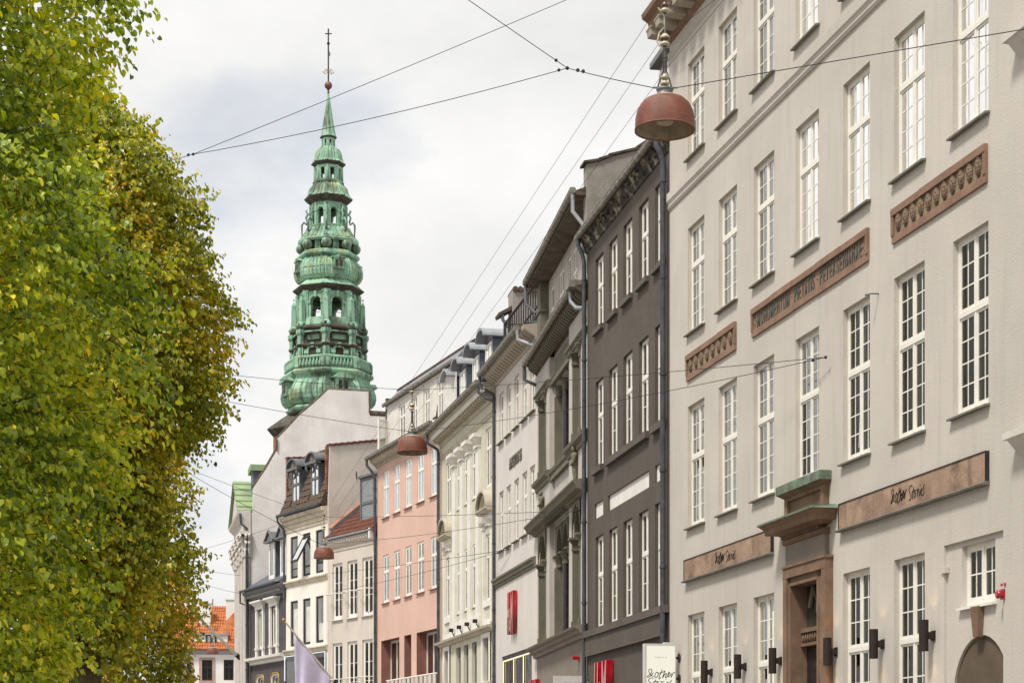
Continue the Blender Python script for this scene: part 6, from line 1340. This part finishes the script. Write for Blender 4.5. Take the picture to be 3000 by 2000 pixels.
wire([hk3, l3+up*1.68, pix(906, 1502, 71.5), pix(470, 1340, 64)], .013, 'upper wire of the third lamp, hooked to the palazzo', .05, knots=[hk3, hk3.lerp(l3, .015)])
wire([hk3, l3+Vector((.16, 0, .665))], .013, 'lower wire from the palazzo hook to the third lamp', .12)
wire([l3+Vector((-.16, 0, .665)), pix(470, 1335, 64)], .016, 'lower wire from the third lamp into the trees', .1, knots=[pix(908, 1577, 71.4)])
wire([pix(906, 1502, 71.5), pix(640, 1595, 88), pix(480, 1630, 92)], .013, 'thin side wire branching down left of the third lamp', .05)
hk4 = FW.world(FW.X(1496), -.08, FW.Z(1496, 1609))
wire([hk4, l4+up*1.68, pix(470, 1646, 92)], .014, 'upper wire of the fourth lamp, hooked to the off-white wall', .1, knots=[hk4])
wire([hk4, l4+Vector((.16, 0, .665))], .014, 'lower wire from the off-white wall to the fourth lamp', .25)
wire([l4+Vector((-.16, 0, .665)), pix(470, 1665, 92)], .014, 'lower wire from the fourth lamp into the trees', .2)
hk5 = FB.world(FB.X(1091), -.08, FB.Z(1091, 1790))
wire([hk5, l5+up*1.68, pix(470, 1800, 118)], .016, 'wire of the farthest lamp, hooked to the beige wall', .3, knots=[hk5])
# three thin wires strung along the street
wire([pix(1897, 66, 38.5), pix(958, 1490, 86)], .0085, 'leftmost of three thin wires slanting down the street', 0, 20)
wire([pix(2095, 0, 35), pix(1932, 125, 39), pix(952, 1545, 88)], .0085, 'middle of three thin wires slanting down the street', 0, 20)
wire([pix(2120, 0, 34.5), pix(1962, 190, 38.5), pix(905, 1648, 88)], .0085, 'rightmost of three thin wires slanting down the street', 0, 20)

# ------------------------------------------------------------------ flags
base = FB.world(FB.X(983), -.05, FB.Z(983, 1996)); tip = FB.world(FB.X(983)-.15, -2.75, 0); tip = pix(831, 1815, tip.y)
e = empty('flagpole', base); tag(e, 'slanting flagpole with a gold ball, carrying the lavender flag', 'flagpole')
MB().tube([(0, 0, 0), tip-base], [.05, .035], 10).build('pole', 'pole_white', e); MB().ball(tip-base, .085, 12, 8).build('ball', 'gold_trim', e); MB().tube([(0, 0, -.1), (0, 0, .12)], .07, 8).build('socket', 'iron_dark', e)
m = MB(); n_ = 18; fl = []
a0 = base.lerp(tip, .80); a1 = base.lerp(tip, .06)
for i in range(n_+1):
    t = i/n_; top = a0.lerp(a1, t); ph = t*9
    drop = 4.0*(1-.25*t)
    col = []
    for j in range(13):
        q = j/12; fold = (.05+.16*q)*math.sin(ph*1.3+q*1.5)
        col.append((top.x-base.x-.10*q*(1-t)+fold*.55+.55*q*(0.5-t)*.3, top.y-base.y+fold, top.z-base.z-.03-drop*q))
    fl.append(col)
vs = [p for c in fl for p in c]; m.add(vs, [(i*13+j, (i+1)*13+j, (i+1)*13+j+1, i*13+j+1) for i in range(n_) for j in range(12)], True)
fe = empty('flag', base); tag(fe, 'lavender flag hanging from the slanting pole', 'flag'); fo = m.build('cloth', 'flag_cloth', fe, fix=False); md_ = fo.modifiers.new('thick', 'SOLIDIFY'); md_.thickness = .006
b2 = FC.world(FC.X(700, .3), -.3, FC.Z(700, 1924, .3)); t2_ = pix(557, 1783, b2.y-3.2)
e = empty('flagpole', b2); tag(e, 'bare slanting white flagpole before the orange roofs', 'flagpole')
MB().tube([(0, 0, 0), t2_-b2], [.095, .07], 10).build('pole', 'pole_white', e); MB().tube([(t2_-b2)*-.02, (t2_-b2)*.06], .12, 8).build('socket', 'iron_dark', e); MB().ball(t2_-b2, .09, 10, 8).build('ball', 'gold_trim', e)

# ------------------------------------------------------------------ linden trees
def leaf_shape(fold=.6):
    """heart-shaped leaf, tip down local -y, folded along the midrib"""
    h = [(0, .12), (.30, .46), (.52, .30), (.48, -.10), (.26, -.42), (0, -.62)]
    vs = [(0, .28, 0), (0, -.62, -.16)]; 
    rt_ = [(.28, .44, .02), (.50, .22, fold*.35), (.46, -.14, fold*.3), (.24, -.44, .05)]
    vs += rt_+[(-x, y, z) for x, y, z in rt_]
    fs = [(0, 2, 3), (0, 3, 4), (0, 4, 1), (4, 5, 1), (0, 7, 6), (0, 8, 7), (0, 1, 8), (8, 1, 9)]
    return vs, fs
LV, LF = leaf_shape()
import numpy as np
def tree(name, label, cx, cy, prof, leaf, n_twig, per, mat, seed, trunk_h, tone=(.45, .22), view=True, yscale=1.0, keep=None):
    rr = np.random.default_rng(seed); e = empty(name, (cx, cy, 0)); tag(e, label, 'tree', 'linden trees along the left side')
    zs = np.array([p[0] for p in prof]); rs = np.array([p[1] for p in prof])
    # trunk and limbs
    z0 = zs[0]; zt = zs[-1]
    MB().tube([(0, 0, 0), (.03, .02, z0*.6), (0, .05, z0+.6), (.05, 0, (z0+zt)/2), (0, 0, zt-.8)], [.26, .22, .2, .12, .03], 10).build('trunk', 'bark', e)
    limbs = []
    for k in range(26):
        z = z0+(zt-z0)*rr.uniform(.02, .8); a = rr.uniform(0, 2*np.pi); r = np.interp(min(zt, z+1.0), zs, rs)*rr.uniform(.5, .72)
        p0 = Vector((0, 0, z-.4)); p2 = Vector((r*math.cos(a), r*math.sin(a), z+rr.uniform(.2, 1.2))); p1 = p0.lerp(p2, .45)+Vector((0, 0, .35))
        limbs.append((p0, p1, p2))
        MB().tube([p0, p1, p2], [.05, .028, .008], 6).build('branch', 'bark', e)
    # twigs: start in the crown, grow outward and droop; leaves hang alternately along them
    z = rr.uniform(z0, zt, n_twig*3); R0 = np.interp(z, zs, rs); acc = rr.uniform(0, 1, n_twig*3) < R0/rs.max(); z = z[acc][:n_twig]; R0 = R0[acc][:n_twig]; n = len(z)
    a = rr.uniform(0, 2*np.pi, n)
    lump = 1+.05*np.sin(a*3+z*1.3+seed)+.05*np.sin(a*7-z*2.1)+.04*np.sin(z*4.3+a*2)
    depth = rr.beta(.9, 2.8, n)
    rad = R0*lump*(1-.75*depth)-.5
    rad = np.maximum(rad, .05)
    org = np.stack([rad*np.cos(a), rad*np.sin(a)*yscale, z], 1)
    outd = np.stack([np.cos(a), np.sin(a), rr.normal(.12, .35, n)], 1)+rr.normal(0, .35, (n, 3)); outd /= np.linalg.norm(outd, axis=1)[:, None]
    ln_ = rr.uniform(.3, .62, n)
    tw = MB(); P, NT = [], []
    for i in range(n):
        d = outd[i]; t = (np.arange(per)+.5)/per*ln_[i]
        q = org[i][None]+d[None]*t[:, None]; q[:, 2] -= .28*t**2
        P.append(q); NT.append(np.repeat(d[None], per, 0))
        if i % 4 == 0: tw.tube([org[i]-d*.1, q[per//2], q[-1]], [.006, .004, .002], 3, caps=False)
    o = tw.build('twigs', 'bark', e, fix=False); o['kind'] = 'stuff'
    P = np.concatenate(P); NT = np.concatenate(NT); m_ = len(P)
    side = np.cross(NT, [0, 0, 1.0]); side /= np.linalg.norm(side, axis=1)[:, None]+1e-6
    alt = np.where(np.arange(m_) % 2 == 0, 1, -1)[:, None]
    P = P+side*alt*leaf*.45+rr.normal(0, leaf*.35, (m_, 3))
    # leaf frame: tip hangs down and outward, face turned outward/up with scatter
    tip = NT*.55+side*alt*.35+np.array([0, 0, -.75])+rr.normal(0, .33, (m_, 3)); tip /= np.linalg.norm(tip, axis=1)[:, None]
    nrm = NT*.8+np.array([0, 0, .75])+rr.normal(0, .55, (m_, 3)); nrm -= tip*(nrm*tip).sum(1)[:, None]; nrm /= np.linalg.norm(nrm, axis=1)[:, None]
    xx = np.cross(-tip, nrm)
    sc_ = leaf*rr.uniform(.65, 1.25, m_)
    tn = np.clip(rr.normal(tone[0], tone[1], m_)+.12*np.sin(P[:, 2]*2.2+P[:, 0]*3+seed)+.10*np.sin(P[:, 0]*5-P[:, 1]*4+P[:, 2]), 0, 1)
    # the 300 leaves that show largest stand as objects of their own
    cw = P+np.array([cx, cy, 0]); dist = cw[:, 1]
    px = 1500+FPX*cw[:, 0]/cw[:, 1]; py = HOR-FPX*(cw[:, 2]-EYE)/cw[:, 1]
    face = np.abs((nrm*(cw-np.array([0, 0, EYE]))/np.linalg.norm(cw, axis=1)[:, None]).sum(1))
    outer = (np.hypot(P[:, 0], P[:, 1])/np.interp(P[:, 2], zs, rs))
    size = sc_*(.3+face)/dist; ok = (px > 0) & (px < 3000) & (py > 0) & (py < 2000) & (outer > .82) & (P[:, 1] < .6)
    order = np.argsort(np.where(ok, -size, 0)); solo = set(order[:300].tolist())
    lv = np.array(LV); lf = np.array(LF)
    def mesh_of(idx, nm, solo_flag):
        k = len(idx); V = P[idx][:, None, :]+sc_[idx][:, None, None]*(lv[None, :, 0:1]*xx[idx][:, None]-lv[None, :, 1:2]*tip[idx][:, None]*1.0+lv[None, :, 2:3]*nrm[idx][:, None])
        Fc = lf[None]+(np.arange(k)*len(lv))[:, None, None]
        me = bpy.data.meshes.new(nm); me.vertices.add(k*len(lv)); me.vertices.foreach_set('co', V.reshape(-1)); nf = k*len(lf)
        me.loops.add(nf*3); me.loops.foreach_set('vertex_index', Fc.reshape(-1)); me.polygons.add(nf); me.polygons.foreach_set('loop_start', np.arange(nf)*3); me.polygons.foreach_set('loop_total', np.full(nf, 3))
        at = me.attributes.new('tone', 'FLOAT', 'FACE'); at.data.foreach_set('value', np.repeat(tn[idx], len(lf)).astype(np.float32))
        me.polygons.foreach_set('use_smooth', np.zeros(nf, bool)); me.materials.append(M[mat]); me.update(); me.validate(); return me
    rest = np.array([i for i in range(m_) if i not in solo])
    if keep is not None: pass
    o = link('crown', mesh_of(rest, 'crown', 0), e); o['kind'] = 'stuff'
    # one shared leaf mesh for the single leaves, tone from the object's own random value
    shared = []
    for q in range(6):
        me = bpy.data.meshes.new('leaf'); me.from_pydata(LV, [], LF); at = me.attributes.new('tone', 'FLOAT', 'FACE'); at.data.foreach_set('value', np.full(len(LF), .12+.15*q, np.float32)); me.materials.append(M[mat])
        shared.append(me)
    for i in solo:
        mt = Matrix((xx[i], -tip[i], nrm[i])).transposed().to_4x4(); mt = Matrix.Translation(P[i]) @ mt @ Matrix.Scale(float(sc_[i]), 4)
        o = link('leaf', shared[min(5, int(max(0, tn[i]-.05)/.16))], e); o.matrix_local = mt
    return e
tree('linden_tree', 'nearest linden with large green and yellow leaves, cut by the left photo edge', -6.6, 17.2,
     [(1.9, 2.6), (2.6, 2.95), (3.4, 3.0), (4.1, 3.1), (4.7, 3.2), (5.3, 3.5), (6.0, 3.5), (6.6, 3.3), (7.2, 3.1), (7.6, 2.95), (7.9, 3.05), (8.4, 3.3), (9.5, 3.0), (10.5, 2.4), (11.5, 1.0)], .063, 10800, 12, 'linden_green', 1, 2, (.44, .21))
tree('linden_tree', 'tall middle linden in olive yellow, its domed crown against the sky', -6.8, 30.0,
     [(3.4, 1.0), (4.2, 1.2), (5.5, 1.45), (6.5, 1.5), (6.75, 1.95), (7.0, 2.25), (7.8, 2.5), (8.8, 2.45), (9.4, 2.3), (10.2, 2.2), (10.9, 1.95), (11.5, 1.6), (12.1, .95), (12.6, .2)], .07, 8600, 11, 'linden_olive', 2, 2, (.47, .21))
tree('linden_tree', 'farthest linden turning amber, low beside the orange roofs', -9.0, 38.0,
     [(1.9, 2.2), (2.8, 2.5), (3.6, 2.65), (4.3, 2.8), (5.6, 3.05), (6.4, 2.85), (7.1, 2.7), (7.6, 2.6), (8.5, 2.4), (9.5, 1.9), (10.5, .8)], .08, 6000, 10, 'linden_amber', 3, 2, (.48, .22))
